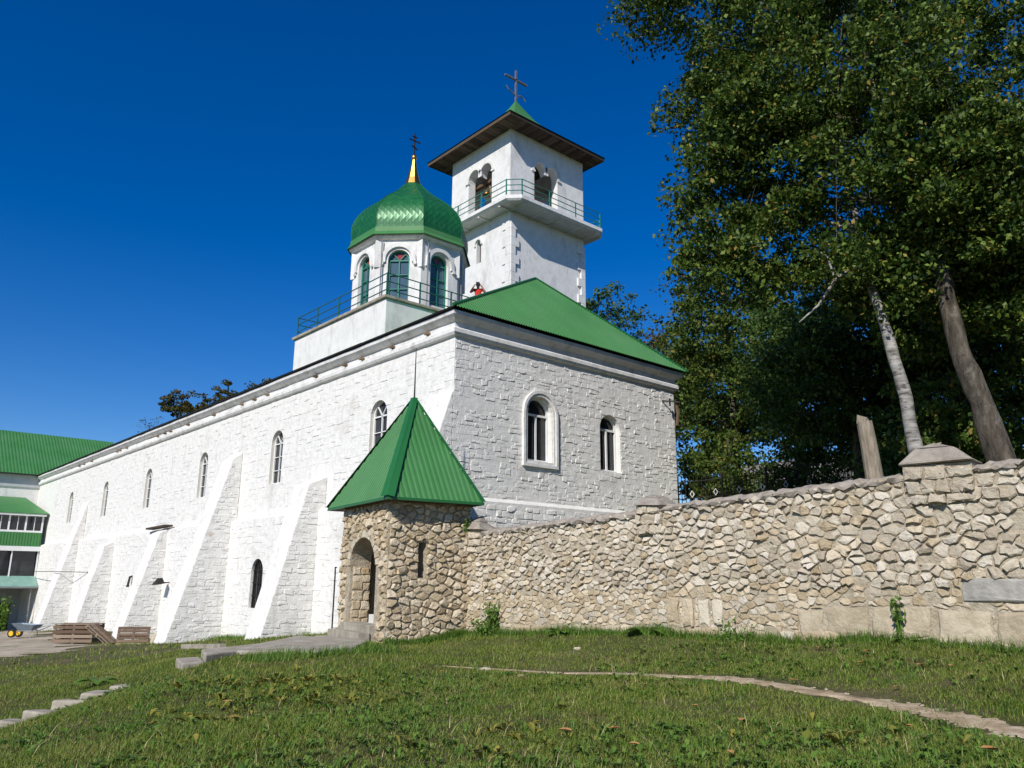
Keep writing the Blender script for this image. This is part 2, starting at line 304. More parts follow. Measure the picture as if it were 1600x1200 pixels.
# ------------------------------------------------------------------ masonry generators
def rough_edge(poly, R, amt):
    o = []; n = len(poly)
    for i in range(n):
        p, q = np.array(poly[i]), np.array(poly[(i+1) % n]); o.append(tuple(p)); d = q-p; l = np.hypot(*d)
        if l > .13:
            m = (p+q)/2+np.array([-d[1], d[0]])/l*R.uniform(-.35, 1)*amt*l+d*R.uniform(-.15, .15); o.append(tuple(m))
    return o
def stone_mesh(poly, fr, h, R, round_=.22, jit=.25, sink=.03, tilt=.3):
    """poly: 2D points (u,w) counter-clockwise in frame fr (u along, outwards = -b, w up)"""
    P = np.array(poly); c = P.mean(0); n = len(P); size = np.sqrt(np.ptp(P[:, 0])*np.ptp(P[:, 1])+1e-9)
    ta, tb = R.uniform(-1, 1)*tilt, R.uniform(-1.2, .6)*tilt
    T = lambda p: 1+ta*(p[0]-c[0])/size*2+tb*(p[1]-c[1])/size*2
    v = [fr(p[0], sink, p[1]) for p in P]
    q = c+(P-c)*(1-round_*.30); q = q+np.array([[R.uniform(-1, 1), R.uniform(-1, 1)] for _ in range(n)])*size*.05*jit*2
    v += [fr(p[0], -h*R.uniform(.45, .7)*max(.3, T(p)), p[1]) for p in q]
    q2 = c+(P-c)*(1-round_*1.25); q2 = q2+np.array([[R.uniform(-1, 1), R.uniform(-1, 1)] for _ in range(n)])*size*.09*jit*2
    v += [fr(p[0], -h*R.uniform(.82, 1.12)*max(.4, T(p)), p[1]) for p in q2]
    cc = c+np.array([R.uniform(-1, 1), R.uniform(-1, 1)])*size*.15
    v.append(fr(cc[0], -h*R.uniform(.85, 1.2), cc[1]))
    f = []
    for k in range(2):
        for i in range(n): j = (i+1) % n; f.append((k*n+i, k*n+j, (k+1)*n+j, (k+1)*n+i))
    for i in range(n): f.append((2*n+i, 2*n+(i+1) % n, 3*n))
    return [tuple(p) for p in v], f
def clip(poly, nx, ny, d):
    out = []
    for i in range(len(poly)):
        a, b = poly[i], poly[(i+1) % len(poly)]; da = a[0]*nx+a[1]*ny-d; db = b[0]*nx+b[1]*ny-d
        if da <= 0: out.append(a)
        if (da < 0) != (db < 0) and abs(da-db) > 1e-12:
            t = da/(da-db); out.append((a[0]+(b[0]-a[0])*t, a[1]+(b[1]-a[1])*t))
    return out
def voronoi(seeds, aniso, bounds):
    """cells of seeds with cells stretched along u by aniso; bounds: list of half planes (nx,ny,d)"""
    S = np.array(seeds); Sa = S/np.array([aniso, 1.0]); cells = []
    for i in range(len(S)):
        d = ((Sa-Sa[i])**2).sum(1); nb = np.argsort(d)[1:22]
        c = Sa[i]; e = 1.2; poly = [(c[0]-e, c[1]-e), (c[0]+e, c[1]-e), (c[0]+e, c[1]+e), (c[0]-e, c[1]+e)]
        for j in nb:
            n = Sa[j]-c; poly = clip(poly, n[0], n[1], n@((Sa[j]+c)/2))
            if len(poly) < 3: break
        poly = [(p[0]*aniso, p[1]) for p in poly]
        for b in bounds:
            if len(poly) >= 3: poly = clip(poly, *b)
        cells.append(poly)
    return cells
def area(p): return .5*abs(sum(p[i][0]*p[(i+1) % len(p)][1]-p[(i+1) % len(p)][0]*p[i][1] for i in range(len(p))))
def inset(poly, g):
    c = np.mean(poly, 0); o = []
    for p in poly:
        d = np.array(p)-c; l = np.hypot(*d); o.append(tuple(c+d*max(.3, (l-g)/l)))
    return o
def tidy(poly, mn=.035):
    o = []
    for p in poly:
        if not o or math.hypot(p[0]-o[-1][0], p[1]-o[-1][1]) > mn: o.append(p)
    if len(o) > 2 and math.hypot(o[0][0]-o[-1][0], o[0][1]-o[-1][1]) < mn: o.pop()
    return o
def poisson(u0, u1, w0, w1, sizef, R, tries, ok=lambda u, w: True):
    pts = []; cell = {}
    for _ in range(tries):
        u, w = R.uniform(u0, u1), R.uniform(w0, w1)
        if not ok(u, w): continue
        s = sizef(u, w)*R.choice((R.uniform(.42, .75), R.uniform(.75, 1.2), R.uniform(.9, 1.45))); k = (int(u/.6), int(w/.6)); good = True
        for a in (-1, 0, 1):
            for b in (-1, 0, 1):
                for (x, y, t) in cell.get((k[0]+a, k[1]+b), ()):
                    if ((x-u)/1.45)**2+(y-w)**2 < (.5*(s+t))**2: good = False
        if good: pts.append((u, w)); cell.setdefault(k, []).append((u, w, s))
    return pts
def courses(u0f, u1f, w0, w1, R, hr=(.17, .28), wr=(.28, .62), openings=(), jit=.02):
    """irregular courses of blocks between u0f(w) and u1f(w); openings: functions w0,w1 -> (ua,ub) or None"""
    out = []; w = w0; row = 0
    while w < w1-.08:
        h = min(R.uniform(*hr), w1-w); wm = w+h/2; ua, ub = u0f(wm), u1f(wm)
        segs = [(ua, ub)]
        for op in openings:
            x = op(w, w+h)
            if x:
                ns = []
                for a, b in segs:
                    if x[0] > a: ns.append((a, min(b, x[0])))
                    if x[1] < b: ns.append((max(a, x[1]), b))
                segs = ns
        for a, b in segs:
            u = a
            while u < b-.06:
                l = R.uniform(*wr); e = u+l
                if b-e < .16: e = b
                hh = h if R.random() > .12 else h*R.uniform(.6, .9)
                j = lambda: R.uniform(-jit, jit)
                g = .009
                out.append([(u+g+j(), w+g+j()), ((u+e)/2+j(), w+g+j()), (e-g+j(), w+g+j()), (e-g+j(), w+hh/2+j()), (e-g+j(), w+hh-g+j()), ((u+e)/2+j(), w+hh-g+j()), (u+g+j(), w+hh-g+j()), (u+g+j(), w+hh/2+j())])
                u = e
        w += h
    return out

def rubble(fr, u0_, u1_, w0f, w1f, sizef, ok, host, m, hf, holes=(), gap=.012, tries=9000, R=None, aniso=1.45, rnd=.26, jt=.5, skip=0, edge=.10, sink=.03, tl=.3, squash=0):
    w0_, w1_ = min(w0f(u0_), w0f(u1_))-.2, max(w1f(u0_), w1f(u1_), w1f((u0_+u1_)/2))+.2
    R = R or random.Random(1); seeds = poisson(u0_-.3, u1_+.3, w0_, w1_, sizef, R, tries)
    cells = voronoi(seeds, aniso, [(-1, 0, -u0_), (1, 0, u1_)])
    for sd_, poly in zip(seeds, cells):
        if len(poly) < 3: continue
        c = np.mean(poly, 0)
        uu = min(max(c[0], u0_), u1_)
        poly = clip(poly, 0, 1, w1f(uu)); 
        if len(poly) >= 3: poly = clip(poly, 0, -1, -w0f(uu))
        if len(poly) < 3: continue
        bad = False
        for (ha, hb, hc, hd) in holes:          # rectangles (u0,u1,w0,w1)
            xs = [p[0] for p in poly]; ys = [p[1] for p in poly]
            if max(xs) > ha and min(xs) < hb and max(ys) > hc and min(ys) < hd:
                c = np.mean(poly, 0); ds = [(c[0]-ha, (1, 0, ha)), (hb-c[0], (-1, 0, -hb)), (c[1]-hc, (0, 1, hc)), (hd-c[1], (0, -1, -hd))]
                ds.sort(key=lambda x: x[0]); poly = clip(poly, *ds[0][1])
                if len(poly) < 3: bad = True; break
        if bad: continue
        poly = tidy(inset(poly, gap))
        if squash and len(poly) >= 4:
            c = np.mean(poly, 0); th = R.uniform(0, math.pi); dv = np.array([math.cos(th), math.sin(th)]); k_ = R.uniform(1-squash, 1)
            poly = [tuple(c+(np.array(p)-c)-dv*((np.array(p)-c)@dv)*(1-k_)) for p in poly]
        if len(poly) < 4 or area(poly) < .004 or R.random() < skip: continue
        c = np.mean(poly, 0)
        if ok and not all(ok(*p) for p in poly):
            if not ok(*c): continue
            q = [tuple(c+(np.array(p)-c)*next((k for k in (1, .85, .7, .55, .4) if ok(*(c+(np.array(p)-c)*k))), .25)) for p in poly]; poly = tidy(q)
            if len(poly) < 4 or area(poly) < .004: continue
        v, f = stone_mesh(rough_edge(poly, R, edge) if edge else poly, fr, hf(*c), R, rnd, jt, sink, tl); items.append(('stone', v, f, m(*c) if callable(m) else m, host))

# openings: a = (u0, u1, sill, profile [(u,w)...] left to right along the head)
def arch(u0, u1, sill, spring, rise, n=12):
    c, r = (u0+u1)/2, (u1-u0)/2
    return (u0, u1, sill, [(c-r*math.cos(math.pi*i/n), spring+rise*math.sin(math.pi*i/n)) for i in range(n+1)])
def twin(u0, u1, sill, spring, rise, n=9):
    m = (u0+u1)/2; a = arch(u0, m, sill, spring, rise, n)[3]; b = arch(m, u1, sill, spring, rise, n)[3]
    return (u0, u1, sill, a+b[1:])
def op_span(o, pad=.03):
    u0_, u1_, s, pr = o; top = max(p[1] for p in pr); spring = pr[0][1]; c, r = (u0_+u1_)/2, (u1_-u0_)/2
    def f(a, b):
        if b < s or a > top: return None
        if a <= spring: return (u0_-pad, u1_+pad)
        k = math.sqrt(max(0, 1-((a-spring)/(top-spring))**2)); return (c-r*k-pad, c+r*k+pad)
    return f
def wall_open(mb, fr, L0, L1, w0, w1, ops, t, back=True, rv=None):
    """front skin at b=0 with openings, reveals into rv (or mb) to depth t, optional back skin"""
    rv = rv or mb
    for b in ([0, t] if back else [0]):
        u = L0
        for (a, e, s, pr) in sorted(ops):
            mb.poly(fr(u, b, w0), fr(a, b, w0), fr(a, b, w1), fr(u, b, w1))
            mb.poly(fr(a, b, w0), fr(e, b, w0), fr(e, b, s), fr(a, b, s))
            for p, q in zip(pr[:-1], pr[1:]): mb.poly(fr(p[0], b, p[1]), fr(q[0], b, q[1]), fr(q[0], b, w1), fr(p[0], b, w1))
            u = e
        mb.poly(fr(u, b, w0), fr(L1, b, w0), fr(L1, b, w1), fr(u, b, w1))
    for (a, e, s, pr) in ops:
        ring = [(a, s)]+pr+[(e, s)]
        for p, q in zip(ring, ring[1:]+ring[:1]): rv.poly(fr(p[0], 0, p[1]), fr(q[0], 0, q[1]), fr(q[0], t, q[1]), fr(p[0], t, p[1]))
def window(parent, fr, o, depth, fmat, gmat, bars='fan', fw=.055, top_glass=None, rows=3):
    """a glazed window set at depth in the opening o: window (pane) > frame"""
    u0_, u1_, s, pr = o; mb = MB(); mb.poly(*[fr(p[0], depth+.02, p[1]) for p in [(u0_, s)]+pr+[(u1_, s)]])
    w = mb.build('window', gmat, parent); sp = pr[0][1]; top = max(p[1] for p in pr); c = (u0_+u1_)/2; r = (u1_-u0_)/2
    f = MB(); d0, d1 = depth-.05, depth+.012
    ring = [(u0_, s)]+pr+[(u1_, s)]; ctr = np.array([c, (s+sp)/2+.2])
    inn = []
    for p in ring:
        x = p[0]+(fw if p[0] < c-.01 else -fw if p[0] > c+.01 else 0)*min(1, abs(p[0]-c)/r+.15); y = p[1]+(fw if p[1] < s+.01 else 0)-(fw*math.sqrt(max(0, 1-min(1, abs(p[0]-c)/r)**2)) if p[1] > sp else 0)
        inn.append((x, y))
    k = len(ring)
    for i in range(k):
        j = (i+1) % k
        A, B_, C_, D_ = ring[i], ring[j], inn[j], inn[i]
        f.add([fr(A[0], d0, A[1]), fr(B_[0], d0, B_[1]), fr(C_[0], d0, C_[1]), fr(D_[0], d0, D_[1]), fr(D_[0], d1, D_[1]), fr(C_[0], d1, C_[1])], [(0,1,2,3), (3,2,5,4)])
    f.build('frame', fmat, w)
    def glz(a, b, wd=.04):
        m_ = MB(); m_.bar(fr(a[0], d0+.025, a[1]), fr(b[0], d0+.025, b[1]), wd, .05, up=tuple(fr.y)); m_.build('glazing_bar', fmat, w)
    if bars == 'tee': glz((c, s+fw), (c, sp), .075); glz((u0_+fw, sp), (u1_-fw, sp), .075)
    elif bars == 'fan':
        glz((c, s+fw), (c, sp), .045); glz((u0_+fw, sp), (u1_-fw, sp), .05)
        for i in range(1, rows): y = s+(sp-s)*i/rows; glz((u0_+fw, y), (u1_-fw, y), .03)
        glz((c, sp), (c-r*.62, sp+(top-sp)*.74), .03); glz((c, sp), (c+r*.62, sp+(top-sp)*.74), .03)
        if top_glass:
            m_ = MB(); m_.poly(fr(c, depth+.008, sp+.03), fr(c+r*.5, depth+.008, sp+(top-sp)*.75), fr(c-r*.5, depth+.008, sp+(top-sp)*.75)); m_.build('coloured_pane', top_glass, w)
    return w
def corrug(mb, e0, e1, t0, t1, pitch, amp, nrm, trap=True):
    """corrugated sheet between eave e0-e1 and upper edge t0-t1; ribs run up the slope (perpendicular to the eave)"""
    e0, e1, t0, t1, nrm = Vector(e0), Vector(e1), Vector(t0), Vector(t1), Vector(nrm).normalized()
    U = (e1-e0); Ln = U.length; U.normalize(); Vd = nrm.cross(U); Vd = Vd if Vd.z > 0 else -Vd
    a, b = (t0-e0).dot(U), (t1-e0).dot(U); hgt_ = (t0-e0).dot(Vd)
    ss = []; prof = ((0, 0), (.34, 0), (.46, 1), (.88, 1)) if trap else ((0, 0), (.25, .5), (.5, 1), (.75, .5))
    s = 0.0
    while s < Ln:
        for p, z in prof:
            if s+p*pitch < Ln: ss.append((s+p*pitch, z*amp))
        s += pitch
    ss.append((Ln, 0))
    pts = []
    for s, z in ss:
        if s < a: v = hgt_*s/a
        elif s > b: v = hgt_*(Ln-s)/(Ln-b)
        else: v = hgt_
        pts.append(e0+U*s+nrm*z); pts.append(e0+U*s+Vd*v+nrm*z)
    mb.add(pts, [(2*i, 2*i+2, 2*i+3, 2*i+1) for i in range(len(ss)-1)])

# ------------------------------------------------------------------ the long white church building
church = thing('church', (0, 0, -1), 'long whitewashed stone church building with buttresses and a green hip roof', 'church')
GW, LL, ZT = 11.1, 57.0, 9.3           # gable width, length, wall top
frL = Fr((0, 0, 0), (0, 1, 0), (1, 0, 0))      # long wall: u = Y, outwards = -X
frG = Fr((0, 0, 0), (1, 0, 0), (0, 1, 0))      # gable wall: u = X, outwards = -Y
WIN_Y = [4.3, 12.2, 20.35, 28.6, 37.05, 45.75]
opsL = [arch(y-.54, y+.54, 5.5, 7.2, .55) for y in WIN_Y]
lw = MB(); wall_open(lw, frL, 0, LL, -4, ZT, opsL, .55, back=False, rv=MB())
long_wall = lw.build('long_wall', 'whitewash', church)
for o in opsL:
    rv = MB(); wall_open(MB(), frL, 0, LL, -4, ZT, [o], .55, back=False, rv=rv); rv.build('window_reveal', 'reveal', church)
opsG = [arch(3.05, 4.25, 5.5, 7.1, .62), arch(6.65, 7.75, 5.5, 7.05, .55)]
gw = MB(); wall_open(gw, frG, 0, GW, -1, ZT, opsG, .45, back=False)
gable_wall = gw.build('gable_wall', 'whitewash', church)
ow = MB(); ow.poly((GW, 0, -1), (GW, LL, -1), (GW, LL, ZT), (GW, 0, ZT)); ow.poly((0, LL, -4), (GW, LL, -4), (GW, LL, ZT), (0, LL, ZT)); ow.build('rear_wall', 'whitewash', church)
for i, o in enumerate(opsL):
    w = window(church, frL, o, .19, 'white_frame', 'glass', 'fan')
for o in opsG: window(church, frG, o, .24, 'white_frame', 'glass', 'tee', fw=.085)
ib = MB(); ib.box((.7, .7, 4), (GW-.3, LL-.5, 8.9)); ib.build('interior', 'dark_room', church)
# moulded surround of the larger gable window
def surround(parent, fr, o, off, wd, proud, m, nm='surround', foot=None):
    u0_, u1_, s, pr = o; c, r = (u0_+u1_)/2, (u1_-u0_)/2; sp = pr[0][1]; top = max(p[1] for p in pr)
    ring = lambda d: [(u0_-d, (foot if foot is not None else s-d))]+[(c+(p[0]-c)*(r+d)/r, sp+(p[1]-sp)*(top-sp+d)/(top-sp)) for p in pr]+[(u1_+d, (foot if foot is not None else s-d))]
    A, B_ = ring(off), ring(off+wd); mb = MB(); k = len(A); rg = range(k if foot is None else k-1)
    for i in rg:
        j = (i+1) % k
        mb.add([fr(A[i][0], -proud, A[i][1]), fr(A[j][0], -proud, A[j][1]), fr(B_[j][0], -proud, B_[j][1]), fr(B_[i][0], -proud, B_[i][1]),
                fr(A[i][0], .01, A[i][1]), fr(A[j][0], .01, A[j][1]), fr(B_[j][0], .01, B_[j][1]), fr(B_[i][0], .01, B_[i][1])],
               [(0,1,2,3), (0,1,5,4), (3,2,6,7)]+([(0,3,7,4)] if (foot is not None and i == 0) else [])+([(1,2,6,5)] if (foot is not None and i == k-2) else []))
    return mb.build(nm, m, parent)
surround(church, frG, opsG[0], .10, .10, .10, 'cornice'); surround(church, frG, opsG[0], .0, .10, .06, 'whitewash')
# thicker lower wall with a ledge at z = 4.1 (kept in front of the long wall only)
bt = MB(); frLo = Fr((-.28, 0, 0), (0, 1, 0), (1, 0, 0)); oplo = [arch(12.0, 13.1, .5, 1.9, .55)]
wall_open(bt, frLo, 1.2, LL, -4, 4.08, oplo, .26, back=False); bt.poly((-.28, 1.2, 4.08), (-.28, LL, 4.08), (.02, LL, 4.2), (.02, 1.2, 4.2))
lower_wall = bt.build('lower_wall', 'whitewash', church)
gl = MB(); gl.poly((0, -.14, -1), (GW, -.14, -1), (GW, -.14, 4.02), (0, -.14, 4.02)); gl.poly((0, -.14, 4.02), (GW, -.14, 4.02), (GW, .02, 4.16), (0, .02, 4.16)); gl.build('plinth', 'whitewash', church)
ag = window(church, frLo, oplo[0], .16, 'iron', 'glass', 'none', fw=.04)
for i in range(1, 6):
    m_ = MB(); y = 12.0+1.1*i/6; m_.bar((-.2, y, .5), (-.2, y, 1.9+.5*math.sin(math.pi*i/6)), .03); m_.build('grille_bar', 'iron', ag)
for z in (1.0, 1.5, 2.0): m_ = MB(); m_.bar((-.2, 12.02, z), (-.2, 13.08, z), .03); m_.build('grille_bar', 'iron', ag)
# cornice swept along the long wall and the gable
def sweep(prof, path, name, m, parent):
    mb = MB(); n = len(prof)
    for (x, y, ox, oy) in path:
        mb.v += [(x+ox*d, y+oy*d, z) for d, z in prof]
    mb.f += [(i*n+k, i*n+k+1, (i+1)*n+k+1, (i+1)*n+k) for i in range(len(path)-1) for k in range(n-1)]
    return mb.build(name, m, parent)
def wobble(path, step=.8, a=.012):
    out = []
    for (p, q) in zip(path[:-1], path[1:]):
        d = math.hypot(q[0]-p[0], q[1]-p[1]); k = max(1, int(d/step))
        for i in range(k):
            t = i/k; j = 0 if i == 0 else rng.uniform(-a, a)
            ox, oy = (p[2], p[3]) if i == 0 else ((-1, 0) if abs(q[1]-p[1]) > abs(q[0]-p[0]) else (0, -1))
            out.append((p[0]+(q[0]-p[0])*t+j*ox, p[1]+(q[1]-p[1])*t+j*oy, ox, oy))
    out.append(path[-1]); return out
CPATH = [(0, LL, -1, 0), (0, 0, -1, -1), (GW, 0, 1, -1), (GW, 14, 1, 0)]
lower_p = [(0, 9.10), (.10, 9.14), (.15, 9.22), (.15, 9.34), (.10, 9.39), (.06, 9.41), (.06, 9.60)]
upper_p = [(.06, 9.58), (.16, 9.61), (.22, 9.67), (.30, 9.74), (.31, 9.86), (0, 9.90)]
cor1 = sweep(lower_p, wobble(CPATH), 'cornice', 'cornice', church); cor2 = sweep(upper_p, wobble(CPATH), 'cornice', 'cornice', church)
ed = [(-.02, 9.905), (.40, 9.905), (.40, 9.935), (0, 9.945)]
sweep(ed, [CPATH[0], CPATH[1]], 'roof_edge', 'iron', church)
# ends of beams that show in the cornice
for y in (1.2, 3.1, 5.2, 6.6, 8.9, 13.2, 14.6, 16.0, 19.5, 22.8, 25.0, 26.4, 27.4, 33, 34.2, 35.2, 41, 43, 44.2):
    m_ = MB(); y += rng.uniform(-.3, .3); m_.box((-.22, y, 9.42), (.1, y+.16, 9.5)); m_.build('beam_end', 'old_wood', church)
# buttresses: near face Y, far face, top z, reach at top, toe X, toe z
BUT = [(7.68, 8.85, 5.40, .75, -2.30, -.75), (15.65, 16.85, 7.22, .45, -2.72, -1.3), (23.63, 24.85, 4.25, .70, -2.2, -1.7), (32.6, 33.95, 3.88, .85, -2.05, -1.7), (40.9, 42.3, 6.75, .12, -2.15, -2.1)]
butt_faces = []
for (y0, y1, zt, rt, tx, tz) in BUT:
    m_ = MB(); P = lambda y: [(0, y, tz-.3), (tx-(tx+rt)*-.3/(zt-tz)*0, y, tz-.3), (tx, y, tz), (-rt, y, zt-.35), (0, y, zt)]
    m_.prism(P(y0), P(y1)); b = m_.build('buttress', 'whitewash', church, bevel=.04); butt_faces.append((b, y0, y1, zt, rt, tx, tz))
m_ = MB(); m_.prism([(0, 0, -.5), (-2.5, 0, -.5), (-2.5, 0, .2), (-.1, 0, 7.25), (0, 0, 7.4)], [(0, 1.3, -.5), (-2.5, 1.3, -.5), (-2.5, 1.3, .2), (-.1, 1.3, 7.25), (0, 1.3, 7.4)])
corner_b = m_.build('buttress', 'whitewash', church, bevel=.04)
# whitewashed blocks
items = []; R = random.Random(3)
edge0 = lambda w: -max(0, (7.25-w))*.34 if w < 7.25 else 0.02
spG = [op_span(opsG[0], .21), op_span(opsG[1], .02)]
def coursed(fr, u0f, u1f, w0, w1, ops, host, hs_, skip, hr=(.12, .24), wr=(.18, .55), jit=.028, full=True):
    for poly in courses(u0f, u1f, w0, w1, R, hr, wr, ops, jit):
        if R.random() < skip: continue
        pl = poly if full else [poly[0], poly[2], poly[4], poly[6]]
        v, f = stone_mesh(pl, fr, R.choice(hs_), R, .09, .35, .004, .45); items.append(('stone', v, f, 'whitewash', host))
HG = (.002, .005, .008, .011, .015, .020)
coursed(frG, edge0, lambda w: GW-.02, 4.17, 9.12, spG, gable_wall, HG, .28, (.10, .20), (.15, .46))
frGl = Fr((0, -.14, 0), (1, 0, 0), (0, 1, 0))
coursed(frGl, lambda w: .02, lambda w: GW, 2.4, 4.0, (), gable_wall, (.012, .02, .03), .12)
for (b, y0, y1, zt, rt, tx, tz) in butt_faces:
    fb = Fr((0, y0, 0), (1, 0, 0), (0, 1, 0))
    lim = lambda w, zt=zt, rt=rt, tx=tx, tz=tz: -(rt+(-tx-rt)*(zt-.35-w)/(zt-.35-tz))
    coursed(fb, lambda w: lim(w)+.02, lambda w: -.02 if w > 4 else -.29, tz, zt-.4, (), b, (.004, .009, .014, .020), .22, (.10, .21), (.16, .46))
spL = [op_span(o, .03) for o in opsL]; spl2 = [op_span(oplo[0], .03)]
coursed(frL, lambda w: .02, lambda w: LL-6, 4.22, 9.1, spL, long_wall, (.003, .006, .010, .016), .42, (.14, .26), (.22, .65), .03, False)
coursed(frLo, lambda w: 1.3, lambda w: LL-6, -2.0, 4.05, spl2, lower_wall, (.004, .007, .011, .018), .38, (.14, .26), (.22, .65), .03, False)
split_pieces(items, 300)
# roof: hip block over the gable end and the low main roof behind
AP = (5.55, 2.25, 13.15); EV = 9.925; OV = .42
def nrm3(a, b, c): n = (Vector(b)-Vector(a)).cross(Vector(c)-Vector(a)).normalized(); return n if n.z > 0 else -n
hip = MB(); e0, e1 = (-OV, -OV, EV), (GW+OV, -OV, EV); corrug(hip, e0, e1, AP, AP, .115, .03, nrm3(e0, e1, AP)); hip.build('hip_roof_sheet', 'green_roof', church)
rp2 = (5.55, 5.05, 13.15)
for sx in (0, 1):
    m_ = MB(); x = -OV if sx == 0 else GW+OV; q0, q1 = (x, -OV, EV), (x, 5.05, EV); n_ = nrm3(q0, q1, AP)
    s_ = MB(); corrug(s_, q0, q1, AP, rp2, .115, .03, n_); 
    m_.poly(q0, q1, rp2, AP); m_.build('roof_sheet', 'green_roof', church)
m_ = MB(); m_.poly((5.55, 5.05, 13.15), (-OV, 5.05, EV), (GW+OV, 5.05, EV)); m_.build('roof_end', 'plaster', church)
for a, b in (((-OV, -OV, EV+.02), AP), ((GW+OV, -OV, EV+.02), AP), (AP, rp2)):
    m_ = MB(); m_.tube([Vector(a)+Vector((0, 0, .02)), Vector(b)+Vector((0, 0, .03))], .055, 8); m_.build('ridge_cap', 'green_cap', church)
for x0, x1 in ((-OV, 5.55), (GW+OV, 5.55)):
    m_ = MB(); m_.poly((x0, 5.05, EV+.01), (x0, LL+.3, EV+.01), (x1, LL+.3, 12.1), (x1, 5.05, 12.1)); m_.build('roof_sheet', 'green_roof', church)
# terrace block under the domed chapel
terr = MB(); terr.box((.5, 5.0, 9.5), (8.2, 12.35, 11.86)); terrace = terr.build('terrace_block', 'plaster', church, bevel=.03)
m_ = MB(); m_.box((.40, 4.92, 11.862), (8.3, 12.45, 11.98)); m_.build('terrace_slab', 'concrete', terrace, bevel=.02)
# dark plank on top of a buttress, wall lamp, pipe and wall bracket
m_ = MB(); m_.bar((-.33, 23.45, 4.28), (-.36, 26.3, 4.22), .42, .09); tag(m_.build('plank', 'dark_wood'), 'dark weathered plank lying on the wall ledge above a short white buttress', 'plank')
def wall_lamp(p, label):
    t = thing('wall_lamp', p, label, 'lamp'); x, y, z = p
    a = MB(); a.bar((x, y, z), (x-.45, y, z), .05); a.build('bracket', 'iron', t)
    s = MB(); s.prism([(x-.3, y-.28, z-.05), (x-.75, y-.28, z-.12), (x-.75, y+.28, z-.12), (x-.3, y+.28, z-.05)], [(x-.38, y-.12, z+.22), (x-.55, y-.12, z+.2), (x-.55, y+.12, z+.2), (x-.38, y+.12, z+.22)]); s.build('lamp_shade', 'iron', t)
wall_lamp((-.29, 22.6, 1.45), 'dark hooded lamp on the white wall between two buttresses')
t = thing('drain_pipe', (-.3, 28.5, 1.4), 'short dark pipe stub slanting out of the lower white wall', 'pipe')
m_ = MB(); m_.tube([(-.25, 28.6, 1.75), (-.42, 28.5, 1.72), (-.5, 28.45, 1.25)], .06, 10); m_.build('pipe', 'iron', t); m_ = MB(); m_.tube([(-.5, 28.45, 1.27), (-.5, 28.45, 1.18)], .08, 10); m_.build('pipe_mouth', 'iron', t)
t = thing('cable', (-.3, 38, 2), 'thin grey cable strung across the far buttresses of the church', 'cable')
m_ = MB(); m_.tube([(-.9, 51.5, 2.1), (-1.32, 42, 2.06), (-1.36, 41, 2.05), (-.32, 37.6, 2.0)], .02, 5); m_.build('wire', 'iron', t); m_ = MB(); m_.tube([(-.32, 37.6, 2.0), (-.27, 37.6, 2.0)], .04, 6); m_.build('wall_hook', 'iron', t)
t = thing('wall_bracket', (10.7, 0, 8.6), 'rusty iron bracket under the cornice at the right corner of the gable', 'bracket')
m_ = MB()
for q in (((10.3, -.02, 8.62), (10.75, -.5, 8.55)), ((10.75, -.5, 8.55), (11.2, -.1, 8.5)), ((10.5, -.25, 8.7), (10.5, -.25, 8.4))): m_.bar(*q, .05)
m_.build('iron_arm', 'iron', t); m_ = MB(); m_.tube([(10.78, -.35, 8.55), (10.9, -.33, 8.1), (10.98, -.2, 7.7)], .07, 7); m_.build('nest_of_twigs', 'old_wood', t)

# ------------------------------------------------------------------ terrace railing
def railing(name, loc, pts, z0, hs_, label, m, post_h, post_w=.05, rail_r=.022, step=1.6, closed=False):
    t = thing(name, loc, label, 'railing'); P = [Vector(p) for p in pts]
    segs = list(zip(P, P[1:]+P[:1] if closed else P[1:]))
    for (a, b) in segs:
        n = max(1, round((b-a).length/step))
        for i in range(n):
            q = a+(b-a)*(i/n); m_ = MB(); m_.bar((q.x, q.y, z0), (q.x, q.y, z0+post_h), post_w); m_.build('post', m, t)
        for h_ in hs_:
            m_ = MB(); m_.tube([(a.x, a.y, z0+h_), (b.x, b.y, z0+h_)], rail_r, 6); m_.build('rail', m, t)
    if not closed: q = P[-1]; m_ = MB(); m_.bar((q.x, q.y, z0), (q.x, q.y, z0+post_h), post_w); m_.build('post', m, t)
    return t
railing('terrace_railing', (4, 9, 11.98), [(8.1, 5.1, 0), (.55, 5.05, 0), (.55, 12.25, 0), (8.1, 12.25, 0)], 11.98, (.25, .58, .90), 'dark green pipe railing round the terrace below the green dome', 'dark_rail', .92)

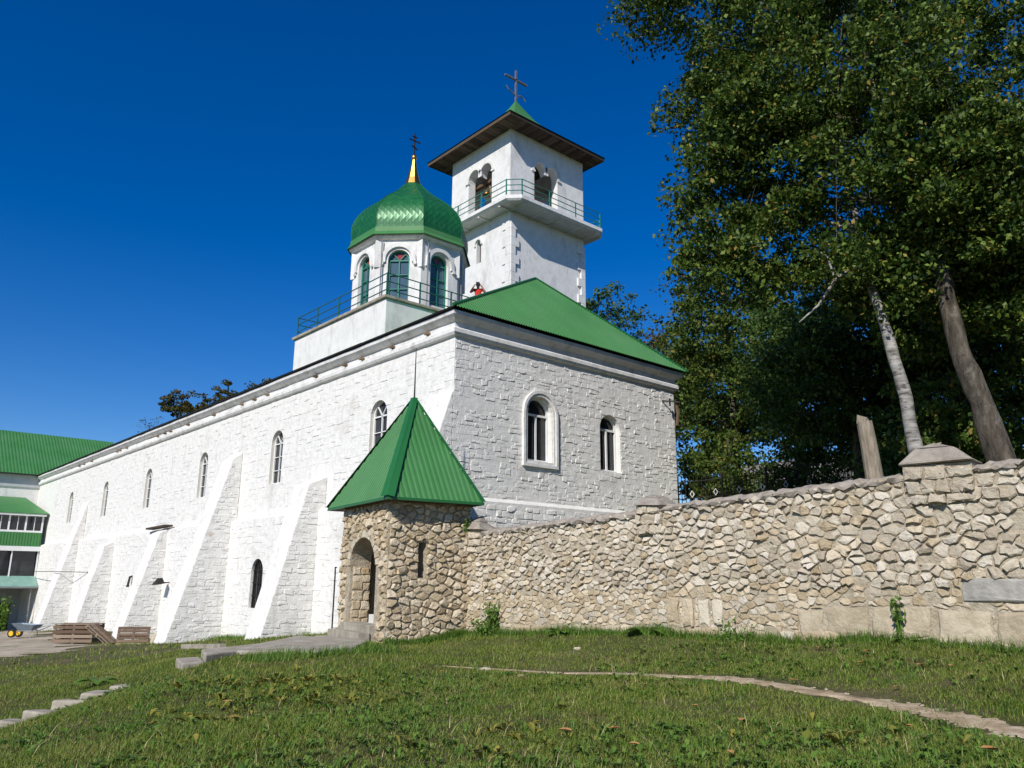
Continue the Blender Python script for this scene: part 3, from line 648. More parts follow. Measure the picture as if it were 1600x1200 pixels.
# ------------------------------------------------------------------ domed chapel on the roof
DC = (4.2, 9.1)
chapel = thing('domed_chapel', (*DC, 11.98), 'white octagonal chapel with a green onion dome on the church roof', 'chapel')
RW = 2.50; A0 = math.radians(22.5)
ap_ = RW*math.cos(math.pi/8); side = 2*RW*math.sin(math.pi/8)
for k in range(8):
    th = math.radians(45*k); nx, ny = math.cos(th), math.sin(th); ex = (-ny, nx, 0)
    fr = Fr((DC[0]+nx*ap_, DC[1]+ny*ap_, 0), ex, (-nx, -ny, 0)); o = arch(-.46, .46, 12.85, 14.75, .45)
    m_ = MB(); wall_open(m_, fr, -side/2, side/2, 11.98, 15.75, [o], .32, back=False); w_ = m_.build('wall', 'plaster', chapel)
    window(w_, fr, o, .2, 'teal_paint', 'blue_glass', 'none', fw=.07) if False else None
    wn_ = window(chapel, fr, o, .2, 'teal_paint', 'blue_glass', 'fan', fw=.07, top_glass='red_glass')
    surround(chapel, fr, o, .10, .17, .10, 'plaster', 'hood_mould', foot=14.62)
    for s in (-1, 1):
        m_ = MB(); m_.box((s*.70-.06, -.12, 14.5), (s*.70+.06, .02, 14.62), fr); m_.build('corbel', 'plaster', chapel)
    va = th+math.pi/8; vx, vy = math.cos(va), math.sin(va); fv = Fr((DC[0]+vx*RW, DC[1]+vy*RW, 0), (-vy, vx, 0), (-vx, -vy, 0))
    m_ = MB(); m_.prism([fv(-.20, .10, 14.4), fv(0, -.10, 14.4), fv(.20, .10, 14.4)], [fv(-.20, .10, 15.72), fv(0, -.10, 15.72), fv(.20, .10, 15.72)]); m_.build('pilaster', 'plaster', chapel)
    if k in (4, 5, 6):
        m_ = MB(); m_.tube([fv(.28, -.03, 15.6), fv(.28, -.03, 12.1)], .03, 6); m_.build('downpipe', 'grey_metal', chapel)
# eave and dome
m_ = MB(); m_.lathe((*DC, 0), [(RW-.1, 15.62), (RW+.12, 15.66), (RW+.22, 15.74), (RW+.24, 15.82), (RW+.05, 15.86)], 8, A0); m_.build('eave', 'cornice', chapel)
DP = [(2.80, 15.80), (2.67, 15.97), (2.64, 16.20), (2.68, 16.55), (2.66, 16.90), (2.55, 17.22), (2.37, 17.52), (2.12, 17.82), (1.83, 18.08), (1.52, 18.32), (1.22, 18.55), (.95, 18.78), (.72, 19.00), (.53, 19.20), (.42, 19.36)]
m_ = MB(); m_.lathe((*DC, 0), [(r-.03, z) for r, z in DP], 8, A0); dome = m_.build('dome', 'dome_green', chapel)
m_ = MB(); m_.lathe((*DC, 0), [(2.82, 15.78), (2.84, 15.80), (2.71, 15.98), (2.68, 16.20), (2.64, 16.2)], 8, A0); m_.build('dome_skirt', 'green_roof', chapel)
acc = [0.0]
for (a, b), (c, d) in zip(DP[2:-1], DP[3:]): acc.append(acc[-1]+math.hypot(c-a, d-b))
def dprof(t):
    t = max(0, min(acc[-1], t)); i = min(len(acc)-2, int(np.searchsorted(acc, t, 'right')-1)); k = (t-acc[i])/(acc[i+1]-acc[i])
    return DP[2+i][0]*(1-k)+DP[3+i][0]*k, DP[2+i][1]*(1-k)+DP[3+i][1]*k
sh = []; dh = .30; wide = .27
for k in range(8):
    th = math.radians(45*k)
    def dpt(u, t, lift):
        r, z = dprof(t); hw = r*math.sin(math.pi/8); u = max(-hw, min(hw, u)); apm = r*math.cos(math.pi/8)+lift
        return (DC[0]+math.cos(th)*apm-math.sin(th)*u, DC[1]+math.sin(th)*apm+math.cos(th)*u, z+lift*.2)
    row = 0; t = .02
    while t < acc[-1]:
        hw = dprof(t)[0]*math.sin(math.pi/8); off = (row % 2)*wide/2; n = int(hw/wide)+2
        for i in range(-n, n+1):
            u = i*wide+off
            if abs(u) > hw+wide*.45: continue
            P = [dpt(u, t-dh/2, .005), dpt(u+wide/2, t, .008), dpt(u, t+dh/2, .0), dpt(u-wide/2, t, .008)]
            Q = [dpt(u, t-dh/2, -.01), dpt(u+wide/2, t, -.012), dpt(u-wide/2, t, -.012)]
            if (Vector(P[1])-Vector(P[3])).length < .03: continue
            sh.append(('shingle', P+Q, [(0,1,2,3), (0,4,5,1), (0,3,6,4)], 'dome_green', dome))
        t += dh/2; row += 1
split_pieces(sh, 300)
for k in range(8):
    va = math.radians(45*k)+math.pi/8
    m_ = MB(); m_.tube([(DC[0]+math.cos(va)*(r), DC[1]+math.sin(va)*(r), z) for r, z in DP[2:]], .025, 6); m_.build('dome_rib', 'dome_green', dome)
m_ = MB(); m_.lathe((*DC, 0), [(.46, 19.28), (.41, 19.36), (.29, 19.72), (.20, 20.10), (.12, 20.5), (.08, 20.72)], 8, A0); fin = m_.build('spire', 'gold', chapel)
m_ = MB(); m_.lathe((*DC, 20.82), [(.01, -.14), (.09, -.11), (.14, 0), (.09, .11), (.01, .14)], 14); m_.build('ball', 'gold', fin, smooth=True)
def cross(parent, x, y, z, h, m, ang, w=.05, orth=True):
    dx, dy = math.cos(ang), math.sin(ang)
    m_ = MB(); m_.bar((x, y, z), (x, y, z+h), w, w*.7); c = m_.build('cross', m, parent)
    for zz, l, sl in (((.66, .27, 0), (.84, .12, 0), (.36, .14, .05)) if orth else ((.70, .40, 0),)):
        b = MB(); b.bar((x-dx*l*h, y-dy*l*h, z+zz*h+sl*h), (x+dx*l*h, y+dy*l*h, z+zz*h-sl*h), w, w*.7); b.build('cross_arm', m, c)
    return c
cross(chapel, *DC, 20.94, 1.15, 'iron', 0.0, .06)

# ------------------------------------------------------------------ bell tower
TX0, TX1, TY0, TY1 = 11.79, 17.6, 10.94, 16.3
tower = thing('bell_tower', (14.7, 13.6, 2.5), 'tall square white bell tower with a balcony behind the church', 'tower')
sides = [(Fr((TX0, TY0, 0), (0, 1, 0), (1, 0, 0)), TY1-TY0, 1.60, 3.74), (Fr((TX0, TY0, 0), (1, 0, 0), (0, 1, 0)), TX1-TX0, 1.80, 3.66),
         (Fr((TX1, TY0, 0), (0, 1, 0), (-1, 0, 0)), TY1-TY0, 1.60, 3.74), (Fr((TX0, TY1, 0), (1, 0, 0), (0, -1, 0)), TX1-TX0, 1.80, 3.66)]
for i, (fr, L_, a, b) in enumerate(sides):
    o = twin(a, b, 21.72, 24.45, .60); m_ = MB(); wall_open(m_, fr, 0, L_, 21.3, 26.5, [o], .5)
    uw = m_.build('belfry_wall', 'plaster', tower)
    for s in (0, 1):
        c = a+(b-a)*(.25+.5*s); oo = arch(c-(b-a)/4, c+(b-a)/4, 24.4, 24.45, .6); surround(tower, fr, oo, .0, .16, .04, 'plaster', 'arch_band', foot=24.42)
    for uu in (a-.1, b+.1): m_ = MB(); m_.box((uu-.14, -.08, 24.34), (uu+.14, .02, 24.44), fr); m_.build('corbel', 'plaster', tower)
    no = arch(2.48, 2.88, 19.05, 20.2, .22) if i == 0 else None
    m_ = MB(); wall_open(m_, fr, 0, L_, 2.5, 21.3, [no] if no else [], .5, back=False) if no else m_.poly(fr(0, 0, 2.5), fr(L_, 0, 2.5), fr(L_, 0, 21.3), fr(0, 0, 21.3))
    lwt = m_.build('shaft_wall', 'plaster', tower)
    if no:
        surround(tower, fr, no, .05, .10, .09, 'plaster', 'hood_mould', foot=20.12)
        window(tower, fr, no, .3, 'dark_wood', 'glass', 'none', fw=.04)
    # quoins
    if i < 2:
        for e in ((0, 1) if i == 1 else (0,)):
            z = 10.2; k = 0
            while z < 20.6:
                wd = .60 if k % 2 == 0 else .34
                u_a, u_b = (0.0, wd) if e == 0 else (L_-wd, L_)
                pr = .10 if i == 1 else .05
                m_ = MB(); m_.box((u_a+(.004 if e == 0 else 0), -pr, z), (u_b, .02, z+.50), fr); m_.build('quoin', 'plaster', tower, bevel=.012); z += .505; k += 1
m_ = MB(); m_.box((TX0+.05, TY0+.05, 21.25), (TX1-.05, TY1-.05, 21.68)); m_.build('belfry_floor', 'concrete', tower)
# balcony slab with chamfered corners and joists
BX0, BX1, BY0, BY1, CH = TX0-.95, TX1+.75, TY0-1.35, TY1+1.0, .6
def ring8(g, z): return [(BX0-g, BY0+CH, z), (BX0+CH, BY0-g, z), (BX1-CH, BY0-g, z), (BX1+g, BY0+CH, z), (BX1+g, BY1-CH, z), (BX1-CH, BY1+g, z), (BX0+CH, BY1+g, z), (BX0-g, BY1-CH, z)]
m_ = MB(); m_.prism(ring8(-.12, 21.36), ring8(0, 21.46)); m_.prism(ring8(0, 21.462), ring8(0, 21.66)); bal = m_.build('balcony_slab', 'plaster', tower)
for y in np.linspace(TY0, TY1, 4): m_ = MB(); m_.box((BX0+.15, y-.06, 21.28), (TX0-.004, y+.06, 21.358)); m_.build('joist', 'plaster', bal)
for x in np.linspace(TX0, TX1, 5): m_ = MB(); m_.box((x-.06, BY0+.15, 21.28), (x+.06, TY0-.004, 21.358)); m_.build('joist', 'plaster', bal)
railing('balcony_railing', (14.7, 13.6, 21.66), [(p[0]+(.08 if p[0] < 14 else -.08), p[1]+(.08 if p[1] < 13 else -.08), 0) for p in ring8(0, 0)], 21.66, (.30, .62, .95), 'green pipe railing round the bell tower balcony', 'teal_paint', .97, .055, .024, 1.9, closed=True)
# roof with wide wooden eaves
EX0, EX1, EY0, EY1, EZ = 10.77, 18.35, 9.84, 17.5, 26.32
cx, cy = (EX0+EX1)/2, (EY0+EY1)/2; CT = [(EX0, EY0), (EX1, EY0), (EX1, EY1), (EX0, EY1)]
def rect(g, z): return [(EX0+g, EY0+g, z), (EX1-g, EY0+g, z), (EX1-g, EY1-g, z), (EX0+g, EY1-g, z)]
m_ = MB(); A_, B_ = rect(0, EZ), rect(0, EZ+.20); C_, D_ = rect(.05, EZ), rect(.05, EZ+.2)
for i in range(4):
    j = (i+1) % 4; f_ = MB(); f_.prism([A_[i], A_[j], C_[j], C_[i]], [B_[i], B_[j], D_[j], D_[i]]); f_.build('fascia', 'dark_wood', tower)
nb = 26
for i in range(nb):
    y0 = EY0+.05+(EY1-EY0-.1)*i/nb; y1 = EY0+.05+(EY1-EY0-.1)*(i+1)/nb-.02
    for (xa, xb) in ((EX0+.05, TX0+.02), (TX1-.02, EX1-.05)):
        f_ = MB(); f_.box((xa, y0, EZ+.02+rng.uniform(0, .015)), (xb, y1, EZ+.06)); f_.build('soffit_board', 'dark_wood', tower)
nb = 20
for i in range(nb):
    x0 = TX0+.03+(TX1-TX0-.06)*i/nb; x1 = TX0+.03+(TX1-TX0-.06)*(i+1)/nb-.02
    for (ya, yb) in ((EY0+.05, TY0+.02), (TY1-.02, EY1-.05)):
        f_ = MB(); f_.box((x0, ya, EZ+.02+rng.uniform(0, .015)), (x1, yb, EZ+.06)); f_.build('soffit_board', 'dark_wood', tower)
apx = (13.5, 12.3)
apx = (cx, cy)
pr_ = [(0, EZ+.21), (.28, EZ+.95), (.55, EZ+1.85), (.78, EZ+2.9), (.94, EZ+3.95)]
for i in range(4):
    j = (i+1) % 4; f_ = MB(); L0 = [Vector((CT[i][0], CT[i][1], 0)), Vector((CT[j][0], CT[j][1], 0))]; c0 = Vector((cx, cy, 0)); rows = []
    for (t_, z) in pr_:
        g = -.06*(1-t_); rows.append([(a+(c0-a)*t_)+(a-c0)*.015*(1-t_)+Vector((0, 0, z)) for a in L0])
    for (p, q) in zip(rows[:-1], rows[1:]): f_.poly(p[0], p[1], q[1], q[0])
    f_.poly(rows[-1][0], rows[-1][1], Vector((cx, cy, EZ+4.4))); f_.build('roof_face', 'green_roof', tower)
f_ = MB(); f_.poly(*rect(.05, EZ+.19)); f_.build('ceiling', 'dark_wood', tower)
cross(tower, cx, cy, EZ+4.25, 2.25, 'grey_metal', 0.0, .14, orth=False)
f_ = MB(); crs = [(cx+l, cy, EZ+4.85+z) for l, z in ((-.8, .25), (-.62, .05), (-.4, .02), (0, -.15), (.4, .02), (.62, -.02), (.8, -.22))]
f_.tube(crs, .045, 6); f_.build('cross_scroll', 'grey_metal', tower)
for y in (12.45, 14.8):
    pass
f_ = MB(); f_.bar((TX0+.75, TY0+.45, 24.42), (TX0+.75, TY1-.45, 24.42), .22, .26); f_.build('bell_beam', 'old_wood', tower)
f_ = MB(); f_.bar((TX0+.45, TY0+1.1, 24.1), (TX1-.45, TY0+1.1, 24.1), .2, .24); f_.build('bell_beam', 'old_wood', tower)
f_ = MB(); f_.bar((TX0+.3, TY0+1.75, 22.2), (TX0+.9, TY0+2.9, 24.4), .12); f_.build('brace', 'old_wood', tower)
def bell(x, y, ztop, r, label):
    t = thing('bell', (x, y, ztop-2.0*r), label, 'bell', 'bells hung in the tower')
    m_ = MB(); m_.lathe((x, y, ztop), [(.02, 0), (.32*r, -.02*r), (.5*r, -.18*r), (.56*r, -.6*r), (.62*r, -1.1*r), (.78*r, -1.45*r), (r, -1.72*r), (r*.96, -1.76*r), (r*.72, -1.45*r), (.5*r, -.6*r)], 20); m_.build('bell_body', 'bronze', t, smooth=True)
    m_ = MB(); m_.tube([(x, y, ztop-.2*r), (x, y, ztop-1.6*r)], .03, 6); c = m_.build('clapper', 'iron', t)
    m_ = MB(); m_.lathe((x, y, ztop-1.65*r), [(.01, -.09), (.09, 0), (.01, .09)], 10); m_.build('clapper_ball', 'iron', c)
    m_ = MB(); m_.bar((x, y, ztop-.02), (x, y, ztop+.2), .05); m_.build('hanger', 'iron', t)
bell(TX0+.75, TY0+1.95, 24.1, .42, 'larger bronze bell hanging in the left opening of the tower')
bell(TX0+.75, TY0+2.95, 24.1, .27, 'smaller bronze bell hanging in the left opening of the tower')

# ------------------------------------------------------------------ person photographing on the terrace
def person(x, y, z, face):
    fx, fy = math.cos(face), math.sin(face); rx, ry = fy, -fx
    W_ = lambda a, b, c: (x+rx*a+fx*b, y+ry*a+fy*b, z+c)
    J = {'pel': (0,0,.95), 'wst': (0,.01,1.10), 'cst': (0,.02,1.32), 'nck': (0,.0,1.50), 'hd0': (0,.02,1.58), 'hd1': (0,.03,1.66), 'hd2': (0,.02,1.73),
         'sl': (-.19,0,1.44), 'el': (-.34,.12,1.26), 'wl': (-.16,.28,1.52), 'sr': (.19,0,1.44), 'er': (.34,.12,1.26), 'wr': (.16,.28,1.52), 'fl': (-.10,.30,1.60), 'frr': (.10,.30,1.60),
         'hl': (-.10,0,.90), 'kl': (-.12,.03,.49), 'al': (-.12,0,.09), 'tl': (-.13,.17,.04), 'hr': (.10,0,.90), 'kr': (.12,.03,.49), 'ar': (.12,0,.09), 'tr': (.13,.17,.04)}
    Rr = {'pel': (.15,.11), 'wst': (.135,.10), 'cst': (.16,.115), 'nck': (.06,.06), 'hd0': (.075,.085), 'hd1': (.085,.10), 'hd2': (.06,.075), 'sl': (.075,.075), 'sr': (.075,.075), 'el': (.05,.05), 'er': (.05,.05), 'wl': (.035,.035), 'wr': (.035,.035), 'fl': (.03,.02), 'frr': (.03,.02),
          'hl': (.095,.095), 'hr': (.095,.095), 'kl': (.065,.065), 'kr': (.065,.065), 'al': (.045,.045), 'ar': (.045,.045), 'tl': (.04,.03), 'tr': (.04,.03)}
    E_ = [('pel','wst'), ('wst','cst'), ('cst','nck'), ('nck','hd0'), ('hd0','hd1'), ('hd1','hd2'), ('cst','sl'), ('sl','el'), ('el','wl'), ('wl','fl'), ('cst','sr'), ('sr','er'), ('er','wr'), ('wr','frr'), ('pel','hl'), ('hl','kl'), ('kl','al'), ('al','tl'), ('pel','hr'), ('hr','kr'), ('kr','ar'), ('ar','tr')]
    ks = list(J); me = bpy.data.meshes.new('person'); me.from_pydata([J[k] for k in ks], [(ks.index(a), ks.index(b)) for a, b in E_], [])
    o = bpy.data.objects.new('person_skeleton', me); COL.objects.link(o); o.modifiers.new('skin', 'SKIN')
    for i, k in enumerate(ks): me.skin_vertices[0].data[i].radius = Rr[k]; me.skin_vertices[0].data[i].use_root = (k == 'pel')
    s = o.modifiers.new('sub', 'SUBSURF'); s.levels = s.render_levels = 2
    bpy.context.view_layer.update(); dg = bpy.context.evaluated_depsgraph_get(); em = bpy.data.meshes.new_from_object(o.evaluated_get(dg))
    bpy.data.objects.remove(o); em.materials.clear()
    for n_ in ('red_cloth', 'skin', 'trousers'): em.materials.append(M[n_])
    for p in em.polygons:
        c = p.center; mi = 0
        if c.z > 1.49: mi = 1
        if abs(c.x) > .18 and c.y > .14: mi = 1
        if c.y > .2 and c.z > 1.3: mi = 1
        if c.z < .98: mi = 2
        p.material_index = mi; p.use_smooth = True
    ob = bpy.data.objects.new('person', em); COL.objects.link(ob); ob.location = (x, y, z); ob.rotation_euler = (0, 0, face-math.pi/2)
    tag(ob, 'person in a red top raising both hands to the face on the terrace', 'person'); BASE[ob] = (0, 0, 0)
    m_ = MB(); m_.lathe((0, 0, 1.68), [(.095, -.05), (.105, .0), (.095, .06), (.055, .105), (.01, .118)], 12); hm = m_.build('hair', 'hair', ob, smooth=True); hm.location = (0, -.015, 0)
    m_ = MB(); m_.box((-.08, .29, 1.60), (.08, .33, 1.69)); pc = m_.build('camera_body', 'rubber'); tag(pc, 'small black camera held up by the person in red', 'camera')
    pc.name = 'handheld_camera'; pc.location = (x, y, z); pc.rotation_euler = (0, 0, face-math.pi/2)
m_ = MB(); m_.box((6.2, 6.75, 11.985), (7.5, 8.0, 13.0)); m_.build('raised_step', 'plaster', terrace)
person(6.77, 7.35, 13.0, math.radians(228))

# ------------------------------------------------------------------ rubble gatehouse with the green pyramid roof
AN = Vector((-3.9, -2.75, 0)); a_l = math.radians(81); UL = Vector((math.cos(a_l), math.sin(a_l), 0)); UR = Vector((math.sin(a_l), -math.cos(a_l), 0))
WL_, WR_ = 3.05, 2.22; ZE = 3.50; ZB = -.25
gate = thing('stone_gatehouse', (-3.0, -1.5, .1), 'small rubble stone gatehouse with a green pyramid roof and arched doorway', 'gatehouse')
frA = Fr(AN, UL, UR)            # doorway face, outwards = -UR
frB = Fr(AN, UR, UL)            # right face, outwards = -UL
oA = arch(.70, 2.36, .42, 1.98, .70, 14); oB = (.79, .99, 1.68, [(.79, 2.52), (.99, 2.52)])
m_ = MB(); wall_open(m_, frA, 0, WL_, ZB, ZE, [oA], .55); wallA = m_.build('doorway_wall', 'mortar', gate)
m_ = MB(); wall_open(m_, frB, .004, WR_, ZB, ZE, [oB], .5); wallB = m_.build('slit_wall', 'mortar', gate)
m_ = MB(); q = AN+UL*WL_; fC = Fr(q, UR, -UL); wall_open(m_, fC, .004, WR_+1.2, ZB, ZE, [], .4); m_.build('back_wall', 'mortar', gate)
m_ = MB(); q = AN+UR*WR_; fD = Fr(q, UL, -UR); wall_open(m_, fD, 0, WL_, ZB, ZE, [], .4); m_.build('inner_wall', 'mortar', gate)
items = []; R = random.Random(21)
spA = op_span(oA, .20)
def inA(u, w): s = spA(w, w); return not (s and s[0]-.04 < u < s[1]+.04)
rubble(frA, .0, WL_-.02, lambda u: ZB+.1, lambda u: ZE-.03, lambda u, w: .185, inA, wallA, 'stone', lambda u, w: R.uniform(.03, .075), R=R, gap=.007, squash=.22, rnd=.2, tl=.5, edge=.14)
rubble(frB, .0, WR_, lambda u: ZB+.1, lambda u: ZE-.03, lambda u, w: .18, None, wallB, 'stone', lambda u, w: R.uniform(.03, .085), R=R, gap=.007, squash=.22, rnd=.2, tl=.5, edge=.14, holes=[(.78, 1.0, 1.66, 2.54)])
frI = Fr(AN+UR*.55+UL*2.36, UR, UL)
split_pieces(items, 290)
# voussoirs round the doorway arch
k = 15; c_u, r_u = (.70+2.36)/2, .83
for i in range(k):
    t0, t1 = math.pi*i/k+.012, math.pi*(i+1)/k-.012; ro = rng.uniform(.17, .21)
    P = [(c_u-(r_u)*math.cos(t), 1.98+.70*math.sin(t)) for t in (t0, t1)]; Q = [(c_u-(r_u+ro)*math.cos(t), 1.98+(.70+ro)*math.sin(t)) for t in (t1, t0)]
    piece('voussoir', [tuple(frA(u, b, w)) for b in (-rng.uniform(.03, .045), .02) for u, w in P+Q], [(0,1,2,3), (0,1,5,4), (1,2,6,5), (2,3,7,6), (3,0,4,7)], 'pale_stone', wallA)
# inner jamb stones so that the deep doorway reads as masonry
fj = Fr(AN+UL*2.36, UR, -UL); it2 = []
for poly in courses(lambda w: .06, lambda w: .55, .42, 1.95, R, (.16, .26), (.22, .4)):
    v, f = stone_mesh(poly, Fr(AN+UL*2.36, UR, UL), .03, R, .2, .4, .01); piece('jamb_stone', v, f, 'stone', wallA)
# roof
E_n, E_l, E_r = Vector((-4.12, -3.13, ZE+.03)), None, None
ol = .42; c_n = AN-UL*ol-UR*.26; LLn, LRn = 4.05, 2.62
c_l = c_n+UL*LLn; c_r = c_n+UR*LRn; c_b = c_l+UR*LRn
for v_ in (c_n, c_l, c_r, c_b): v_.z = ZE+.02
apx_ = Vector((-2.42, -1.42, 6.46))
for nm, (p, q) in (('roof_sheet', (c_l, c_n)), ('roof_sheet', (c_n, c_r)), ('roof_sheet', (c_r, c_b)), ('roof_sheet', (c_b, c_l))):
    m_ = MB(); corrug(m_, p, q, apx_, apx_, .15, .028, nrm3(p, q, apx_)); rs = m_.build(nm, 'green_roof', gate)
    f_ = MB(); d_ = Vector((0, 0, .045)); n2 = (q-p).normalized().cross(Vector((0, 0, 1)))*.02
    f_.prism([p-d_, q-d_, q-d_+n2, p-d_+n2], [p+d_*.5, q+d_*.5, q+d_*.5+n2, p+d_*.5+n2]); f_.build('eave_trim', 'green_cap', rs)
for v_, wd in ((c_n, .17), (c_l, .10), (c_r, .10), (c_b, .10)):
    dr = (apx_-v_); s1 = dr.cross(Vector((0, 0, 1))).normalized(); up_ = s1.cross(dr).normalized(); m_ = MB(); o_ = up_*.075
    nb_ = -up_*wd*.32
    m_.add([v_+o_, apx_+o_, v_+o_+s1*wd+nb_, apx_+o_+s1*wd*.6+nb_, v_+o_-s1*wd+nb_, apx_+o_-s1*wd*.6+nb_], [(0, 1, 3, 2), (0, 4, 5, 1)]); m_.build('ridge_cap', 'green_cap', gate)
m_ = MB(); m_.prism([p-Vector((0, 0, .03)) for p in (c_n, c_r, c_b, c_l)], [c_n, c_r, c_b, c_l]); m_.build('soffit', 'dark_wood', gate)
m_ = MB(); m_.tube([apx_, apx_+Vector((0, 0, 1.45))], [.022, .010], 6); m_.build('lightning_rod', 'iron', gate)
# steps of the doorway
for i in range(4):
    zt = .58-.165*i; d0 = .12-.30*(i); 
    m_ = MB(); m_.box((.52-.05*i, d0-.30, -.3), (2.45+.05*i, d0+.004 if i else .5, zt), frA); m_.build('step', 'concrete', gate, bevel=.015)
m_ = MB(); m_.box((.78, .12, .585), (1.3, .36, .80), frA); m_.build('pale_block', 'old_paint_block', gate, bevel=.012)
t = thing('handrail', tuple(AN+UL*3.1-UR*.15), 'thin dark handrail beside the gatehouse doorway against the white wall', 'handrail')
m_ = MB(); q = AN+UL*3.16-UR*.12; m_.tube([(q.x, q.y, .1), (q.x, q.y, 1.75), (q.x+.06, q.y+.12, 1.95)], .02, 6); m_.build('rail', 'iron', t); m_ = MB(); m_.tube([(q.x+.06, q.y+.12, 1.95), (q.x+.2, q.y+.3, 1.95)], .018, 6); m_.build('wall_tie', 'iron', t)

# ------------------------------------------------------------------ rubble boundary wall
WD = Vector((.104, -1, 0)).normalized(); WN = Vector((1, .104, 0)).normalized(); WO = Vector((-1.82, -2.62, 0))
frW = Fr(WO, WD, WN); WLEN = 16.5
def wu(y): return (WO.y-y)/abs(WD.y)
WT = [(0, 2.80), (wu(-4.0), 2.84), (wu(-8.2), 3.06), (wu(-8.9), 3.14), (wu(-11.4), 3.27), (wu(-13.5), 3.38), (wu(-14.4), 3.43), (wu(-15.3), 3.49), (WLEN, 3.68)]
WB = [(0, .3), (wu(-6), .45), (wu(-10), .58), (wu(-14), .60), (WLEN, .55)]
def lerp(tab, u):
    return float(np.interp(u, [a for a, b in tab], [b for a, b in tab]))
wall = thing('boundary_wall', tuple(WO+WD*6), 'long beige rubble stone wall along the lawn with a sloping mortar coping', 'wall')
m_ = MB(); us = np.linspace(0, WLEN, 60)
for (a, b) in zip(us[:-1], us[1:]):
    m_.poly(frW(a, 0, -.2), frW(b, 0, -.2), frW(b, 0, lerp(WT, b)), frW(a, 0, lerp(WT, a)))
m_.poly(frW(0, .5, -.2), frW(WLEN, .5, -.2), frW(WLEN, .5, 3.4), frW(0, .5, 2.7)); core = m_.build('core', 'mortar', wall)
# coping: rough rounded mortar strip
m_ = MB(); n = 190; pv = []; Rr2 = random.Random(5)
for i in range(n+1):
    u = WLEN*i/n; z = lerp(WT, u)
    for (b, dz) in ((-.05, -.10), (-.07, -.05), (.02, .01), (.18, .06), (.36, .05), (.55, -.04)):
        pv.append(frW(u+Rr2.uniform(-.04, .04), b+Rr2.uniform(-.045, .03), z+dz+Rr2.uniform(-.035, .03)))
m_.add(pv, [(i*6+k, i*6+k+1, (i+1)*6+k+1, (i+1)*6+k) for i in range(n) for k in range(5)]); cope = m_.build('coping', 'coping', wall)
# piers with pyramidal mortar caps
PIER = [(.62, .40, .34, .03), (wu(-8.5), .30, .26, .08), (wu(-14.05), .52, .36, .12)]
PB = []
for (u, hw, cap, rise) in PIER:
    z = lerp(WT, u); zb = z+rise; m_ = MB(); m_.box((u-hw, -.055, z-.30), (u+hw, .5, zb), frW); m_.build('pier', 'mortar', wall)
    PB.append((u-hw, u+hw, z-.02, zb)); m_ = MB(); g = .07
    lo = [frW(u-hw-g, -.16, zb), frW(u+hw+g, -.16, zb), frW(u+hw+g, .58, zb), frW(u-hw-g, .58, zb)]; hi = [frW(u-.07, .14, zb+cap), frW(u+.07, .14, zb+cap), frW(u+.07, .28, zb+cap), frW(u-.07, .28, zb+cap)]
    md = [(Vector(a)*.45+Vector(b)*.55)+Vector((0, 0, .05)) for a, b in zip(lo, hi)]
    jv = lambda L_: [Vector(p)+Vector([Rr2.uniform(-.05, .05) for _ in range(3)]) for p in L_]
    lo, md, hi = jv(lo), jv(md), jv(hi); m_.prism(lo, md); m_.prism(md, hi); m_.build('pier_cap', 'coping', wall, bevel=.07)
items = []; R = random.Random(33)
# squared blocks low down at the right, each (u0,u1,w0,w1,material)
BL = []
ux = lambda y: wu(y)
for (y0, y1, z0, z1, mm) in ((-11.55, -11.95, .72, 1.16, 'pale_stone'), (-12.0, -12.72, .70, 1.22, 'pale_stone'), (-12.78, -13.72, .74, 1.24, 'pale_stone'), (-13.78, -14.55, .72, 1.24, 'pale_stone'), (-14.62, -15.5, .70, 1.22, 'pale_stone'),
                             (-14.2, -15.6, 1.36, 1.66, 'grey_stone'), (-9.55, -9.78, .82, 1.3, 'pale_stone'), (-9.85, -10.05, .84, 1.3, 'pale_stone'), (-9.2, -9.45, .8, 1.3, 'stone'), (-8.85, -9.1, .86, 1.32, 'stone')):
    BL.append((ux(y0), ux(y1), z0, z1, mm))
u = .9
while u < WLEN-.5:
    l = R.uniform(.2, .52); z = lerp(WB, u)+.0; BL.append((u, u+l-.02, z-.08, z+R.uniform(.16, .26), R.choice(('pale_stone', 'stone', 'pale_stone')))); u += l
for (a, b, z0, z1, mm) in BL:
    j = lambda s=.03: R.uniform(-s, s)
    P = [(a+j(), z0+j()), ((a+b)/2, z0+j()), (b+j(), z0+j()), (b+j(), (z0+z1)/2), (b+j(), z1+j()), ((a+b)/2, z1+j()), (a+j(), z1+j()), (a+j(), (z0+z1)/2)]
    v, f = stone_mesh(P, frW, R.uniform(.035, .075), R, .13, .55, .02, .35); items.append(('stone', v, f, mm, core))
holes = [(a-.012, b+.012, z0-.01, z1+.012) for a, b, z0, z1, mm in BL]
def wsize(u, w):
    big = np.interp(u, [0, 4, 8, 12, 16], [.115, .125, .145, .185, .20])
    return big*(1.08 if w > lerp(WB, u)+1.2 else .95)
def wh(u, w): 
    low = w < lerp(WB, u)+.95
    return R.uniform(.010, .035) if low else R.uniform(.025, .07)
rubble(frW, .02, WLEN-.1, lambda u: lerp(WB, u)-.1, lambda u: lerp(WT, u)-.02, wsize, None, core, lambda u, w: 'stone' if R.random() < (.75 if w < lerp(WB, u)+.95 else .18) else 'wall_stone', wh, holes=holes, tries=80000, R=R, skip=.06, gap=.004, squash=.34, rnd=.17, jt=.55, tl=.65, edge=.16)
frP = Fr(WO-WN*.055, WD, WN)
